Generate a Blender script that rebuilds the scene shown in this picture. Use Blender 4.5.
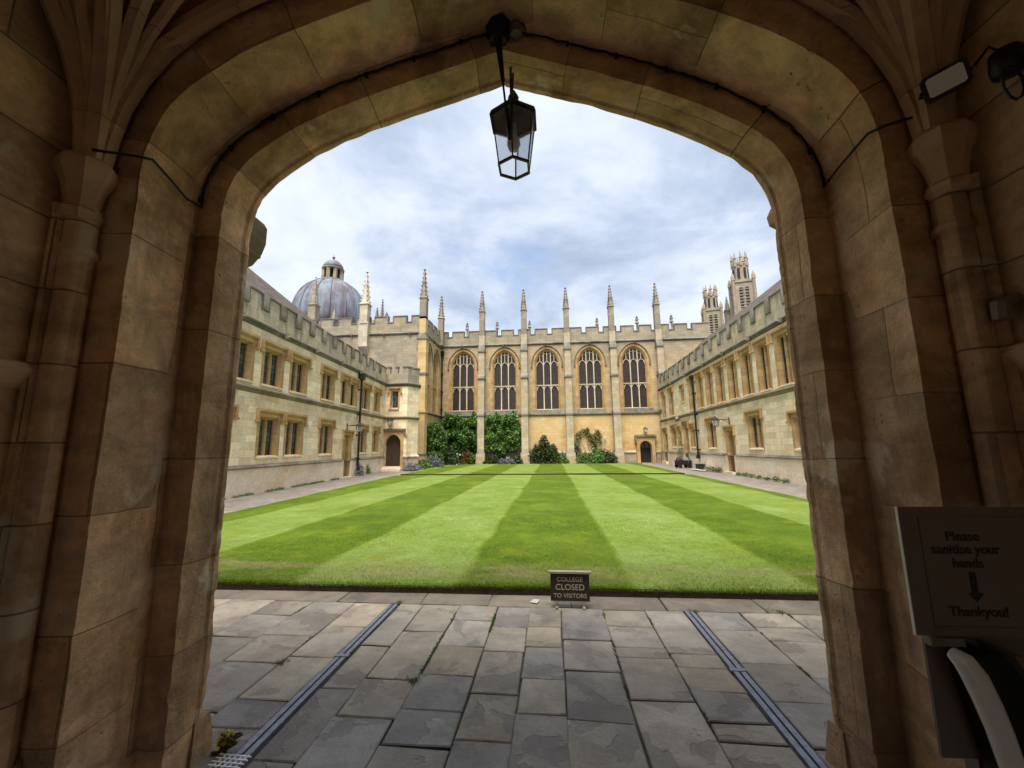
import bpy, math, random
from mathutils import Vector, Matrix, noise

for o in list(bpy.data.objects):
    bpy.data.objects.remove(o)
SC = bpy.context.scene
COL = SC.collection
R = math.radians
PI = math.pi
random.seed(7)

# ------------------------------------------------------------------ camera
pitch, yaw, roll, F = 0.15528, 0.09574, 0.010, 405.0
fwd = Vector((-math.sin(yaw) * math.cos(pitch), math.cos(yaw) * math.cos(pitch), math.sin(pitch)))
rt = Vector((math.cos(yaw), math.sin(yaw), 0))
up = rt.cross(fwd)
r2 = math.cos(roll) * rt - math.sin(roll) * up
u2 = math.sin(roll) * rt + math.cos(roll) * up
cd = bpy.data.cameras.new('camera')
cam = bpy.data.objects.new('camera', cd)
COL.objects.link(cam)
cam.matrix_world = Matrix(((r2.x, u2.x, -fwd.x, 0), (r2.y, u2.y, -fwd.y, 0), (r2.z, u2.z, -fwd.z, 1.6), (0, 0, 0, 1)))
cd.sensor_width = 36.0
cd.lens = F / 1024 * 36.0
cd.clip_start = 0.05
cd.clip_end = 2000
SC.camera = cam

# ------------------------------------------------------------------ light
SUN_EL, SUN_AZ = R(66), R(186)          # azimuth clockwise from +Y
w = bpy.data.worlds.new('World')
SC.world = w
w.use_nodes = True
nt = w.node_tree
nt.nodes.clear()
N = nt.nodes.new
out = N('ShaderNodeOutputWorld'); bg = N('ShaderNodeBackground')
sky = N('ShaderNodeTexSky'); sky.sky_type = 'NISHITA'; sky.sun_disc = False
sky.sun_elevation = SUN_EL; sky.sun_rotation = SUN_AZ
sky.air_density = 1.0; sky.dust_density = 0.6; sky.ozone_density = 1.5
tc = N('ShaderNodeTexCoord'); sep = N('ShaderNodeSeparateXYZ')
nt.links.new(tc.outputs['Generated'], sep.inputs[0])
def wm(op, a, b=None):
    n = N('ShaderNodeMath'); n.operation = op
    for i, v in enumerate((a, b)):
        if v is None: continue
        if isinstance(v, (int, float)): n.inputs[i].default_value = v
        else: nt.links.new(v, n.inputs[i])
    return n.outputs[0]
den = wm('ADD', wm('MAXIMUM', sep.outputs[2], 0.0), 0.22)
cmb = N('ShaderNodeCombineXYZ')
nt.links.new(wm('DIVIDE', sep.outputs[0], den), cmb.inputs[0])
nt.links.new(wm('DIVIDE', sep.outputs[1], den), cmb.inputs[1])
def wnoise(scale, detail, rough, off):
    mp = N('ShaderNodeMapping'); mp.inputs['Location'].default_value = off
    nt.links.new(cmb.outputs[0], mp.inputs[0])
    n = N('ShaderNodeTexNoise'); n.inputs['Scale'].default_value = scale
    n.inputs['Detail'].default_value = detail; n.inputs['Roughness'].default_value = rough
    n.inputs['Distortion'].default_value = 0.3
    nt.links.new(mp.outputs[0], n.inputs['Vector'])
    return n.outputs[0]
def ramp(tree, src, stops, interp='LINEAR'):
    n = tree.nodes.new('ShaderNodeValToRGB'); n.color_ramp.interpolation = interp
    e = n.color_ramp.elements
    while len(e) < len(stops): e.new(0.5)
    for i, (p, c) in enumerate(stops):
        e[i].position = p; e[i].color = (*c, 1)
    tree.links.new(src, n.inputs[0])
    return n.outputs[0]
cl = ramp(nt, wnoise(1.5, 8, 0.6, (3.1, 1.7, 0)), [(0.30, (1.5, 1.85, 2.55)), (0.43, (2.1, 2.5, 3.2)), (0.56, (3.1, 3.4, 4.0)), (0.74, (3.8, 4.05, 4.5))])
gap = ramp(nt, wnoise(0.9, 5, 0.55, (8.3, 4.2, 0)), [(0.28, (0, 0, 0)), (0.40, (1, 1, 1))])
mx = N('ShaderNodeMix'); mx.data_type = 'RGBA'
nt.links.new(gap, mx.inputs[0]); nt.links.new(sky.outputs[0], mx.inputs[6]); nt.links.new(cl, mx.inputs[7])
nt.links.new(mx.outputs[2], bg.inputs[0]); bg.inputs[1].default_value = 0.105
nt.links.new(bg.outputs[0], out.inputs[0])

sd = bpy.data.lights.new('sun', 'SUN'); sd.energy = 3.2; sd.angle = R(38); sd.color = (1, 0.93, 0.83)
so = bpy.data.objects.new('sun', sd); COL.objects.link(so)
sv = Vector((math.sin(SUN_AZ) * math.cos(SUN_EL), math.cos(SUN_AZ) * math.cos(SUN_EL), math.sin(SUN_EL)))
so.rotation_euler = sv.to_track_quat('Z', 'Y').to_euler()
so.location = (0, -20, 40)
SC.view_settings.view_transform = 'Standard'
SC.view_settings.look = 'None'
SC.view_settings.exposure = 1.36
SC.view_settings.gamma = 1.0
SC.cycles.max_bounces = 12
SC.cycles.diffuse_bounces = 8
SC.cycles.use_denoising = True

# ------------------------------------------------------------------ mesh helper
class MB:
    def __init__(s):
        s.v = []; s.f = []; s.uv = {}; s.tone = {}
    def add(s, pts):
        i = len(s.v); s.v += [tuple(p) for p in pts]; return i
    def poly(s, pts, uv=None, tone=None):
        i = s.add(pts); s.f.append(tuple(range(i, i + len(pts))))
        if uv: s.uv[len(s.f) - 1] = uv
        if tone is not None: s.tone[len(s.f) - 1] = tone
    def box(s, x0, x1, y0, y1, z0, z1, tone=None):
        i = s.add([(x0, y0, z0), (x1, y0, z0), (x1, y1, z0), (x0, y1, z0), (x0, y0, z1), (x1, y0, z1), (x1, y1, z1), (x0, y1, z1)])
        for f in ((0, 3, 2, 1), (4, 5, 6, 7), (0, 1, 5, 4), (1, 2, 6, 5), (2, 3, 7, 6), (3, 0, 4, 7)):
            s.f.append(tuple(i + k for k in f))
            if tone is not None: s.tone[len(s.f) - 1] = tone
    def frustum(s, cx, cy, z0, z1, a0, a1, n=4, rot=None, b0=None, b1=None):
        rot = PI / n if rot is None else rot
        k = 1 / math.cos(PI / n)
        A = [(cx + a0 * k * math.cos(rot + 2 * PI * i / n), cy + (b0 or a0) * k * math.sin(rot + 2 * PI * i / n), z0) for i in range(n)]
        B = [(cx + a1 * k * math.cos(rot + 2 * PI * i / n), cy + (b1 or a1) * k * math.sin(rot + 2 * PI * i / n), z1) for i in range(n)]
        i = s.add(A + B)
        for j in range(n):
            s.f.append((i + j, i + (j + 1) % n, i + n + (j + 1) % n, i + n + j))
        s.f.append(tuple(i + j for j in reversed(range(n)))); s.f.append(tuple(i + n + j for j in range(n)))
    def lathe(s, prof, cx=0, cy=0, n=16, z=0):
        i0 = len(s.v)
        for r, h in prof:
            s.add([(cx + r * math.cos(2 * PI * k / n), cy + r * math.sin(2 * PI * k / n), z + h) for k in range(n)])
        for a in range(len(prof) - 1):
            for k in range(n):
                s.f.append((i0 + a * n + k, i0 + a * n + (k + 1) % n, i0 + (a + 1) * n + (k + 1) % n, i0 + (a + 1) * n + k))
        s.f.append(tuple(i0 + k for k in reversed(range(n))))
        s.f.append(tuple(i0 + (len(prof) - 1) * n + k for k in range(n)))
    def extr(s, prof, axis, a0, a1, closed=True):
        """profile (p,q) extruded: axis 'x' -> (p,q)=(y,z); 'y' -> (x,z); 'z' -> (x,y)"""
        def P(p, q, a):
            return (a, p, q) if axis == 'x' else (p, a, q) if axis == 'y' else (p, q, a)
        n = len(prof)
        i = s.add([P(p, q, a0) for p, q in prof] + [P(p, q, a1) for p, q in prof])
        for j in range(n if closed else n - 1):
            k = (j + 1) % n
            s.f.append((i + j, i + k, i + n + k, i + n + j))
        if closed:
            s.f.append(tuple(i + j for j in reversed(range(n)))); s.f.append(tuple(i + n + j for j in range(n)))
    def tube(s, path, r, n=6, caps=True):
        path = [Vector(p) for p in path]; m = len(path)
        rr = r if isinstance(r, (list, tuple)) else [r] * m
        i0 = len(s.v); ref = None
        for a in range(m):
            t = (path[min(a + 1, m - 1)] - path[max(a - 1, 0)]).normalized()
            if ref is None:
                ref = Vector((0, 0, 1)) if abs(t.z) < .9 else Vector((1, 0, 0))
            x = (ref - t * ref.dot(t)).normalized(); y = t.cross(x); ref = x
            s.add([path[a] + rr[a] * (x * math.cos(2 * PI * k / n + PI / n) + y * math.sin(2 * PI * k / n + PI / n)) for k in range(n)])
        for a in range(m - 1):
            for k in range(n):
                s.f.append((i0 + a * n + k, i0 + a * n + (k + 1) % n, i0 + (a + 1) * n + (k + 1) % n, i0 + (a + 1) * n + k))
        if caps:
            s.f.append(tuple(i0 + k for k in reversed(range(n)))); s.f.append(tuple(i0 + (m - 1) * n + k for k in range(n)))
    def grid(s, rows, uvrows=None):
        i0 = len(s.v); m = len(rows[0])
        for r in rows: s.add(r)
        for a in range(len(rows) - 1):
            for k in range(m - 1):
                s.f.append((i0 + a * m + k, i0 + a * m + k + 1, i0 + (a + 1) * m + k + 1, i0 + (a + 1) * m + k))
                if uvrows:
                    s.uv[len(s.f) - 1] = [uvrows[a][k], uvrows[a][k + 1], uvrows[a + 1][k + 1], uvrows[a + 1][k]]
    def wall(s, x0, x1, z0, z1, holes, y=0.0, depth=0.3):
        """holes: (x0,x1,z0,z1[,outline]); outline = list of (x,z) from left springing to right, for an arched head"""
        xs = sorted({x0, x1, *[h[0] for h in holes], *[h[1] for h in holes]}); zs = sorted({z0, z1, *[h[2] for h in holes], *[h[3] for h in holes]})
        xs = [x for x in xs if x0 <= x <= x1]; zs = [z for z in zs if z0 <= z <= z1]
        for a, b in zip(xs, xs[1:]):
            for c, d in zip(zs, zs[1:]):
                mx_, mz_ = (a + b) / 2, (c + d) / 2
                if any(h[0] < mx_ < h[1] and h[2] < mz_ < h[3] for h in holes): continue
                s.poly([(a, y, c), (b, y, c), (b, y, d), (a, y, d)])
        for h in holes:
            hx0, hx1, hz0, hz1 = h[:4]
            ol = h[4] if len(h) > 4 else [(hx0, hz1), (hx1, hz1)]
            if len(h) > 4:
                for (xa, za), (xb, zb) in zip(ol, ol[1:]):
                    if za < hz1 - 1e-6 or zb < hz1 - 1e-6:
                        s.poly([(xa, y, za), (xb, y, zb), (xb, y, hz1), (xa, y, hz1)])
            loop = [(hx0, hz0)] + ol + [(hx1, hz0)]
            for (xa, za), (xb, zb) in zip(loop, loop[1:] + loop[:1]):
                s.poly([(xa, y, za), (xa, y + depth, za), (xb, y + depth, zb), (xb, y, zb)])
    def build(s, name, mat, parent=None, loc=None, rot=None, smooth=False):
        me = bpy.data.meshes.new(name)
        me.from_pydata([tuple(map(float, v)) for v in s.v], [], s.f)
        uvl = me.uv_layers.new(name='UVMap').data
        me.calc_loop_triangles()
        for p in me.polygons:
            cu = s.uv.get(p.index)
            nrm = p.normal
            if cu is None:
                if abs(nrm.z) > 0.75: t, b = Vector((1, 0, 0)), Vector((0, 1, 0))
                else:
                    t = Vector((-nrm.y, nrm.x, 0)).normalized()
                    if abs(t.x) > abs(t.y):
                        if t.x < 0: t = -t
                    elif t.y < 0: t = -t
                    b = Vector((0, 0, 1))
            for j, li in enumerate(p.loop_indices):
                if cu is not None: uvl[li].uv = cu[j]
                else:
                    co = me.vertices[me.loops[li].vertex_index].co
                    uvl[li].uv = (co.dot(t), co.dot(b))
        if s.tone:
            ca = me.color_attributes.new('tone', 'FLOAT_COLOR', 'CORNER').data
            for p in me.polygons:
                t = s.tone.get(p.index, (0.5, 0.5, 0.5))
                for li in p.loop_indices: ca[li].color = (*t, 1)
        if smooth:
            me.polygons.foreach_set('use_smooth', [True] * len(me.polygons))
            if smooth is not True:
                me.set_sharp_from_angle(angle=R(smooth))
        for m in (mat if isinstance(mat, (list, tuple)) else [mat]):
            me.materials.append(m)
        o = bpy.data.objects.new(name, me); COL.objects.link(o)
        if parent: o.parent = parent
        if loc: o.location = loc
        if rot is not None: o.rotation_euler.z = rot
        return o

def tag(o, label=None, cat=None, group=None, kind=None):
    if label: o['label'] = label
    if cat: o['category'] = cat
    if group: o['group'] = group
    if kind: o['kind'] = kind
    return o
def empty(name, loc=(0, 0, 0), rz=0, **k):
    o = bpy.data.objects.new(name, None); COL.objects.link(o)
    o.location = loc; o.rotation_euler.z = rz; o.empty_display_size = 0.3
    return tag(o, **k)
def dup(o, loc=None, parent='same', rz=None):
    c = o.copy(); COL.objects.link(c)
    if parent != 'same': c.parent = parent
    if loc is not None: c.location = loc
    if rz is not None: c.rotation_euler.z = rz
    for ch in [q for q in o.children]:
        dup(ch, None, c)
    return c
def pointed(hw, rise, n=14, mix=0.5):
    """points (dx,dz) of an arch head from left springing over the apex to the right springing"""
    pts = []
    rad = (hw * hw + rise * rise) / (2 * hw)
    for i in range(n + 1):
        x = hw * math.sin(PI / 2 * (i / n))       # 0..hw
        zc = math.sqrt(max(0, rad * rad - (x + rad - hw) ** 2))
        ze = rise * math.sqrt(max(0, 1 - (x / hw) ** 2))
        pts.append((x, mix * zc + (1 - mix) * ze))
    return [(-x, z) for x, z in reversed(pts)] + pts[1:]

# ------------------------------------------------------------------ materials
def mat(name):
    m = bpy.data.materials.new(name); m.use_nodes = True
    t = m.node_tree; p = t.nodes['Principled BSDF']
    return m, t, p
def n_noise(t, vec, scale, detail=5, rough=0.55, scl=None, dist=0.0):
    n = t.nodes.new('ShaderNodeTexNoise'); n.inputs['Scale'].default_value = scale
    n.inputs['Detail'].default_value = detail; n.inputs['Roughness'].default_value = rough
    n.inputs['Distortion'].default_value = dist
    if scl:
        mp = t.nodes.new('ShaderNodeMapping'); mp.inputs['Scale'].default_value = scl
        t.links.new(vec, mp.inputs[0]); vec = mp.outputs[0]
    t.links.new(vec, n.inputs['Vector'])
    return n.outputs[0]
def n_mix(t, fac, a, b, mode='MIX'):
    n = t.nodes.new('ShaderNodeMix'); n.data_type = 'RGBA'; n.blend_type = mode
    for i, v in ((0, fac), (6, a), (7, b)):
        if isinstance(v, (int, float)): n.inputs[i].default_value = v
        elif isinstance(v, tuple): n.inputs[i].default_value = (*v, 1)
        else: t.links.new(v, n.inputs[i])
    return n.outputs[2]
def n_math(t, op, a, b=None, c=None, clamp=False):
    n = t.nodes.new('ShaderNodeMath'); n.operation = op; n.use_clamp = clamp
    for i, v in enumerate((a, b, c)):
        if v is None: continue
        if isinstance(v, (int, float)): n.inputs[i].default_value = v
        else: t.links.new(v, n.inputs[i])
    return n.outputs[0]
def n_map(t, v, a, b, c=0.0, d=1.0):
    n = t.nodes.new('ShaderNodeMapRange'); t.links.new(v, n.inputs[0])
    for i, q in enumerate((a, b, c, d)): n.inputs[i + 1].default_value = q
    return n.outputs[0]
def n_bump(t, p, h, strength, dist):
    b = t.nodes.new('ShaderNodeBump'); b.inputs['Strength'].default_value = strength; b.inputs['Distance'].default_value = dist
    t.links.new(h, b.inputs['Height']); t.links.new(b.outputs[0], p.inputs['Normal'])
def stone(name, ca, cb, cc=None, bw=0.62, bh=0.28, mort=0.006, mortc=(0.16, 0.13, 0.09), stain=0.4, stainc=(0.07, 0.06, 0.05), bump=0.5, bd=0.01, blockvar=0.35, pits=0.0, sq=1.0, distort=0.02, nscale=0.7, patch=None, rough=False):
    m, t, p = mat(name)
    tcn = t.nodes.new('ShaderNodeTexCoord'); uv = tcn.outputs['UV']; ob = tcn.outputs['Object']
    nd = t.nodes.new('ShaderNodeTexNoise'); nd.inputs['Scale'].default_value = 1.7; nd.inputs['Detail'].default_value = 3
    t.links.new(ob, nd.inputs['Vector'])
    vm = t.nodes.new('ShaderNodeVectorMath'); vm.operation = 'MULTIPLY_ADD'
    t.links.new(nd.outputs['Color'], vm.inputs[0]); vm.inputs[1].default_value = (distort,) * 3; t.links.new(uv, vm.inputs[2])
    br = t.nodes.new('ShaderNodeTexBrick'); t.links.new(vm.outputs[0], br.inputs['Vector'])
    br.inputs['Scale'].default_value = 1; br.inputs['Brick Width'].default_value = bw; br.inputs['Row Height'].default_value = bh
    br.inputs['Mortar Size'].default_value = mort; br.inputs['Mortar Smooth'].default_value = 0.4; br.inputs['Bias'].default_value = 0
    br.offset = 0.43; br.squash = sq; br.squash_frequency = 3
    br.inputs['Color1'].default_value = (0, 0, 0, 1); br.inputs['Color2'].default_value = (1, 1, 1, 1); br.inputs['Mortar'].default_value = (0.5, 0.5, 0.5, 1)
    big = n_noise(t, ob, nscale, 6, 0.6, dist=0.4)
    c = n_mix(t, n_map(t, big, 0.36, 0.64), ca, cb)
    if cc:
        c = n_mix(t, n_map(t, n_noise(t, ob, nscale * 0.8, 5, 0.6, (1, 1, 1.3)), 0.50, 0.66), c, cc)
    bvar = n_map(t, br.outputs['Color'], 0, 1, 1 - blockvar * 0.55, 1 + blockvar * 0.35)
    c = n_mix(t, 1.0, c, bvar, 'MULTIPLY')
    fine = n_noise(t, ob, 9, 8, 0.7)
    c = n_mix(t, 1.0, c, n_map(t, fine, 0.25, 0.75, 0.78, 1.18), 'MULTIPLY')
    if rough:
        c = n_mix(t, 1.0, c, n_map(t, n_noise(t, ob, 3.2, 10, 0.72, (1, 1, 1.6), 0.5), 0.32, 0.68, 0.62, 1.32), 'MULTIPLY')
        c = n_mix(t, n_map(t, n_noise(t, ob, 60, 3, 0.6), 0.66, 0.74, 0, 0.6), c, (0.12, 0.075, 0.045))
    st = n_math(t, 'MULTIPLY', n_map(t, n_noise(t, ob, 1.1, 7, 0.65, (1.6, 1.6, 0.45)), 0.50, 0.72), stain)
    c = n_mix(t, st, c, stainc)
    if patch:
        c = n_mix(t, n_math(t, 'MULTIPLY', n_map(t, n_noise(t, ob, 2.3, 4, 0.6), 0.60, 0.66), patch[1]), c, patch[0])
    c = n_mix(t, n_math(t, 'MULTIPLY', br.outputs['Fac'], 0.75), c, mortc)
    t.links.new(c, p.inputs['Base Color']); p.inputs['Roughness'].default_value = 0.92; p.inputs['Specular IOR Level'].default_value = 0.15
    h = n_math(t, 'SUBTRACT', n_math(t, 'MULTIPLY', n_noise(t, ob, 14, 9, 0.72), 0.8), n_math(t, 'MULTIPLY', br.outputs['Fac'], 0.7))
    if pits:
        vo = t.nodes.new('ShaderNodeTexVoronoi'); vo.inputs['Scale'].default_value = 24; t.links.new(ob, vo.inputs['Vector'])
        gate_ = n_map(t, n_noise(t, ob, 5.0, 5), 0.56, 0.66)
        pit = n_math(t, 'MULTIPLY', n_map(t, vo.outputs['Distance'], 0.06, 0.24, 1, 0), gate_)
        h = n_math(t, 'SUBTRACT', h, n_math(t, 'MULTIPLY', pit, pits))
    n_bump(t, p, h, bump, bd)
    return m
def plain(name, c, rough=0.6, metal=0.0, var=0.25, scale=6.0, bump=0.1, spec=0.5):
    m, t, p = mat(name)
    ob = t.nodes.new('ShaderNodeTexCoord').outputs['Object']
    nn = n_noise(t, ob, scale, 6, 0.6)
    t.links.new(n_mix(t, 1.0, c, n_map(t, nn, 0.3, 0.7, 1 - var, 1 + var), 'MULTIPLY'), p.inputs['Base Color'])
    p.inputs['Roughness'].default_value = rough; p.inputs['Metallic'].default_value = metal; p.inputs['Specular IOR Level'].default_value = spec
    if bump: n_bump(t, p, n_noise(t, ob, scale * 4, 6, 0.6), bump, 0.01)
    return m
def leaf(name, cols):
    m, t, p = mat(name)
    g = t.nodes.new('ShaderNodeNewGeometry')
    n = len(cols)
    c = ramp(t, g.outputs['Random Per Island'], [(i / max(1, n - 1), q) for i, q in enumerate(cols)])
    t.links.new(c, p.inputs['Base Color']); p.inputs['Roughness'].default_value = 0.5; p.inputs['Specular IOR Level'].default_value = 0.3
    tr = t.nodes.new('ShaderNodeBsdfTranslucent'); t.links.new(c, tr.inputs[0])
    ms = t.nodes.new('ShaderNodeMixShader'); ms.inputs[0].default_value = 0.25
    o = t.nodes['Material Output']
    t.links.new(p.outputs[0], ms.inputs[1]); t.links.new(tr.outputs[0], ms.inputs[2]); t.links.new(ms.outputs[0], o.inputs[0])
    return m
M = {}
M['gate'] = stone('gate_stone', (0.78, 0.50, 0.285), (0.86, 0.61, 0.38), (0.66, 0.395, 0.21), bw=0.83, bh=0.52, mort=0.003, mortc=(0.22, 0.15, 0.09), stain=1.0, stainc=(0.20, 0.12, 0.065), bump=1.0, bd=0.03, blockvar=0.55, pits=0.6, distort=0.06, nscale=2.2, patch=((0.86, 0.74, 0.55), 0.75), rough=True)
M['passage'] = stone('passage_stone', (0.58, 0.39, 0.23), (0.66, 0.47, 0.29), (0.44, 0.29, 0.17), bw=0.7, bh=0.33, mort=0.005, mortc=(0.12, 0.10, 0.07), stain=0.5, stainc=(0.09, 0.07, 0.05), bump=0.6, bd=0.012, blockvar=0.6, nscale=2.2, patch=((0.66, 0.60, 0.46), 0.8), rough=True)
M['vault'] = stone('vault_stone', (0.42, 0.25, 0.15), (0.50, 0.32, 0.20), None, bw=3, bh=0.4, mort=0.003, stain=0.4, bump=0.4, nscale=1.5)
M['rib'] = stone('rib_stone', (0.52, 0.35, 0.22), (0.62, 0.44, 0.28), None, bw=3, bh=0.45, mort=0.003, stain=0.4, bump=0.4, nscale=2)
M['ashlar'] = stone('wing_ashlar', (0.85, 0.69, 0.46), (0.88, 0.76, 0.56), (0.80, 0.60, 0.36), bw=0.62, bh=0.27, mort=0.006, mortc=(0.42, 0.34, 0.21), stain=0.35, stainc=(0.46, 0.34, 0.21), bump=0.25, blockvar=0.34)
M['white'] = stone('plinth_stone', (0.84, 0.74, 0.60), (0.80, 0.67, 0.50), (0.72, 0.57, 0.38), bw=0.9, bh=0.34, mort=0.005, mortc=(0.6, 0.5, 0.38), stain=0.3, stainc=(0.60, 0.47, 0.32), bump=0.25, blockvar=0.12)
M['parapet'] = stone('parapet_stone', (0.62, 0.52, 0.38), (0.50, 0.43, 0.33), (0.68, 0.53, 0.34), bw=0.7, bh=0.3, mort=0.005, stain=0.95, stainc=(0.11, 0.10, 0.08), bump=0.4, blockvar=0.25)
M['coping'] = stone('weathered_coping', (0.17, 0.16, 0.135), (0.25, 0.23, 0.18), (0.11, 0.105, 0.09), bw=0.9, bh=2, mort=0.006, stain=0.4, bump=0.5)
M['orange'] = stone('orange_dressings', (0.46, 0.28, 0.12), (0.56, 0.39, 0.20), (0.34, 0.19, 0.08), bw=2, bh=0.36, mort=0.004, stain=0.3, bump=0.3, blockvar=0.3)
M['chapel'] = stone('chapel_stone', (0.50, 0.36, 0.19), (0.42, 0.34, 0.23), (0.37, 0.31, 0.225), bw=0.7, bh=0.3, mort=0.006, stain=0.35, stainc=(0.24, 0.20, 0.15), bump=0.3, blockvar=0.28, nscale=0.22)
M['chapel_low'] = stone('chapel_lower_stone', (0.60, 0.42, 0.19), (0.64, 0.49, 0.27), (0.50, 0.29, 0.11), bw=0.7, bh=0.3, mort=0.006, mortc=(0.35, 0.25, 0.13), stain=0.2, stainc=(0.36, 0.26, 0.14), bump=0.3, blockvar=0.2, nscale=0.35)
M['chapel_grey'] = stone('chapel_grey_stone', (0.37, 0.32, 0.235), (0.30, 0.265, 0.20), (0.42, 0.34, 0.22), bw=0.6, bh=0.26, mort=0.006, mortc=(0.18, 0.15, 0.11), stain=0.5, stainc=(0.16, 0.145, 0.115), bump=0.4, blockvar=0.3, nscale=0.35)
M['buttress'] = stone('buttress_stone', (0.50, 0.42, 0.29), (0.44, 0.38, 0.27), (0.50, 0.38, 0.22), bw=0.6, bh=0.36, mort=0.006, stain=0.45, stainc=(0.18, 0.16, 0.12), bump=0.3, blockvar=0.3, nscale=0.5)
M['pinnacle'] = stone('pinnacle_stone', (0.36, 0.31, 0.22), (0.26, 0.23, 0.18), (0.17, 0.155, 0.125), bw=2, bh=0.5, mort=0.004, stain=0.6, stainc=(0.10, 0.095, 0.08), bump=0.4, nscale=1.4)
M['pale_pinnacle'] = stone('pale_pinnacle_stone', (0.60, 0.54, 0.42), (0.52, 0.46, 0.34), None, bw=2, bh=0.5, mort=0.004, stain=0.3, bump=0.4)
M['tracery'] = stone('tracery_stone', (0.60, 0.52, 0.38), (0.52, 0.44, 0.30), None, bw=5, bh=1, mort=0.003, stain=0.2, bump=0.2)
M['tower'] = stone('tower_stone', (0.32, 0.275, 0.20), (0.38, 0.32, 0.235), (0.25, 0.22, 0.175), bw=1, bh=0.5, stain=0.5, stainc=(0.22, 0.19, 0.14), bump=0.3, nscale=0.3)
M['string'] = stone('brown_string_stone', (0.26, 0.21, 0.15), (0.34, 0.28, 0.19), (0.19, 0.165, 0.13), bw=0.9, bh=2, mort=0.005, stain=0.4, bump=0.4)
M['iron'] = plain('black_iron', (0.02, 0.02, 0.022), 0.45, 0.4, bump=0.1)
M['bronze'] = plain('weathered_lantern_metal', (0.09, 0.08, 0.07), 0.5, 0.3)
M['wood_dark'] = plain('dark_oak', (0.045, 0.028, 0.018), 0.6)
M['soil'] = plain('dark_soil', (0.035, 0.024, 0.016), 0.95, var=0.5, scale=20, bump=0.8)
M['bed'] = plain('bed_soil', (0.06, 0.045, 0.03), 0.95, var=0.5, scale=9, bump=0.8)
M['steel'] = plain('galvanised_channel', (0.23, 0.24, 0.28), 0.5, 0.4, var=0.3, scale=30)
M['black'] = plain('black_gap', (0.006, 0.006, 0.008), 0.7, bump=0)
M['white_plastic'] = plain('white_plastic', (0.90, 0.90, 0.87), 0.18, var=0.03, bump=0, spec=0.8)
M['paper'] = plain('laminated_paper', (0.20, 0.155, 0.125), 0.4, var=0.04, bump=0)
M['board'] = plain('grey_board', (0.17, 0.135, 0.115), 0.5, var=0.15, bump=0.05)
M['ink'] = plain('black_ink', (0.03, 0.025, 0.02), 0.6, bump=0)
M['bark'] = plain('climber_bark', (0.10, 0.07, 0.045), 0.9, bump=0.5)

def plank(name, c1, c2, wdt=0.16):
    m, t, p = mat(name)
    uv = t.nodes.new('ShaderNodeTexCoord').outputs['UV']
    br = t.nodes.new('ShaderNodeTexBrick'); t.links.new(uv, br.inputs['Vector']); br.offset = 0
    br.inputs['Scale'].default_value = 1; br.inputs['Brick Width'].default_value = wdt; br.inputs['Row Height'].default_value = 9; br.inputs['Mortar Size'].default_value = 0.007
    br.inputs['Color1'].default_value = (*c1, 1); br.inputs['Color2'].default_value = (*c2, 1); br.inputs['Mortar'].default_value = (c1[0] * .2, c1[1] * .2, c1[2] * .2, 1)
    g = n_noise(t, uv, 6, 6, 0.6, (6, 0.5, 1))
    t.links.new(n_mix(t, 1.0, br.outputs[0], n_map(t, g, 0.3, 0.7, 0.7, 1.25), 'MULTIPLY'), p.inputs['Base Color'])
    p.inputs['Roughness'].default_value = 0.65
    return m
M['oak'] = plank('oak_door', (0.30, 0.19, 0.09), (0.36, 0.24, 0.12))
M['pale_oak'] = plank('pale_oak_door', (0.46, 0.34, 0.17), (0.50, 0.38, 0.21))
M['brown_door'] = plank('brown_door', (0.05, 0.028, 0.018), (0.07, 0.036, 0.022), 0.14)

def glass(name, base, lead, lw, lh, diamond=False, tint=(0.2, 0.25, 0.3)):
    m, t, p = mat(name)
    uv = t.nodes.new('ShaderNodeTexCoord').outputs['UV']
    br = t.nodes.new('ShaderNodeTexBrick'); t.links.new(uv, br.inputs['Vector']); br.offset = 0
    br.inputs['Scale'].default_value = 1; br.inputs['Brick Width'].default_value = lw; br.inputs['Row Height'].default_value = lh; br.inputs['Mortar Size'].default_value = 0.008
    c1 = tuple(base); c2 = tuple(b * 0.5 + q * 0.12 for b, q in zip(base, tint))
    br.inputs['Color1'].default_value = (*c1, 1); br.inputs['Color2'].default_value = (*c2, 1); br.inputs['Mortar'].default_value = (*lead, 1)
    t.links.new(br.outputs[0], p.inputs['Base Color'])
    p.inputs['Roughness'].default_value = 0.22; p.inputs['Specular IOR Level'].default_value = 0.32
    nn = n_noise(t, uv, 5, 2)
    n_bump(t, p, n_math(t, 'ADD', nn, n_math(t, 'MULTIPLY', br.outputs[0], 0.4)), 0.35, 0.02)
    return m
M['glass'] = glass('leaded_glass', (0.03, 0.03, 0.03), (0.16, 0.15, 0.14), 0.19, 0.30, tint=(0.9, 1.1, 1.2))  # dark rooms behind and paler sky reflections put into the pane colours
M['chapel_glass'] = glass('stained_glass_from_outside', (0.025, 0.018, 0.017), (0.06, 0.05, 0.045), 0.14, 0.16, tint=(0.35, 0.25, 0.22))
m, t, p = mat('clear_lantern_glass'); p.inputs['Base Color'].default_value = (0.8, 0.85, 0.88, 1); p.inputs['Transmission Weight'].default_value = 0.8
p.inputs['Roughness'].default_value = 0.25; p.inputs['IOR'].default_value = 1.1; M['lamp_glass'] = m
m, t, p = mat('floodlight_lens'); p.inputs['Base Color'].default_value = (0.85, 0.84, 0.86, 1); p.inputs['Roughness'].default_value = 0.25; M['lens'] = m

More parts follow.
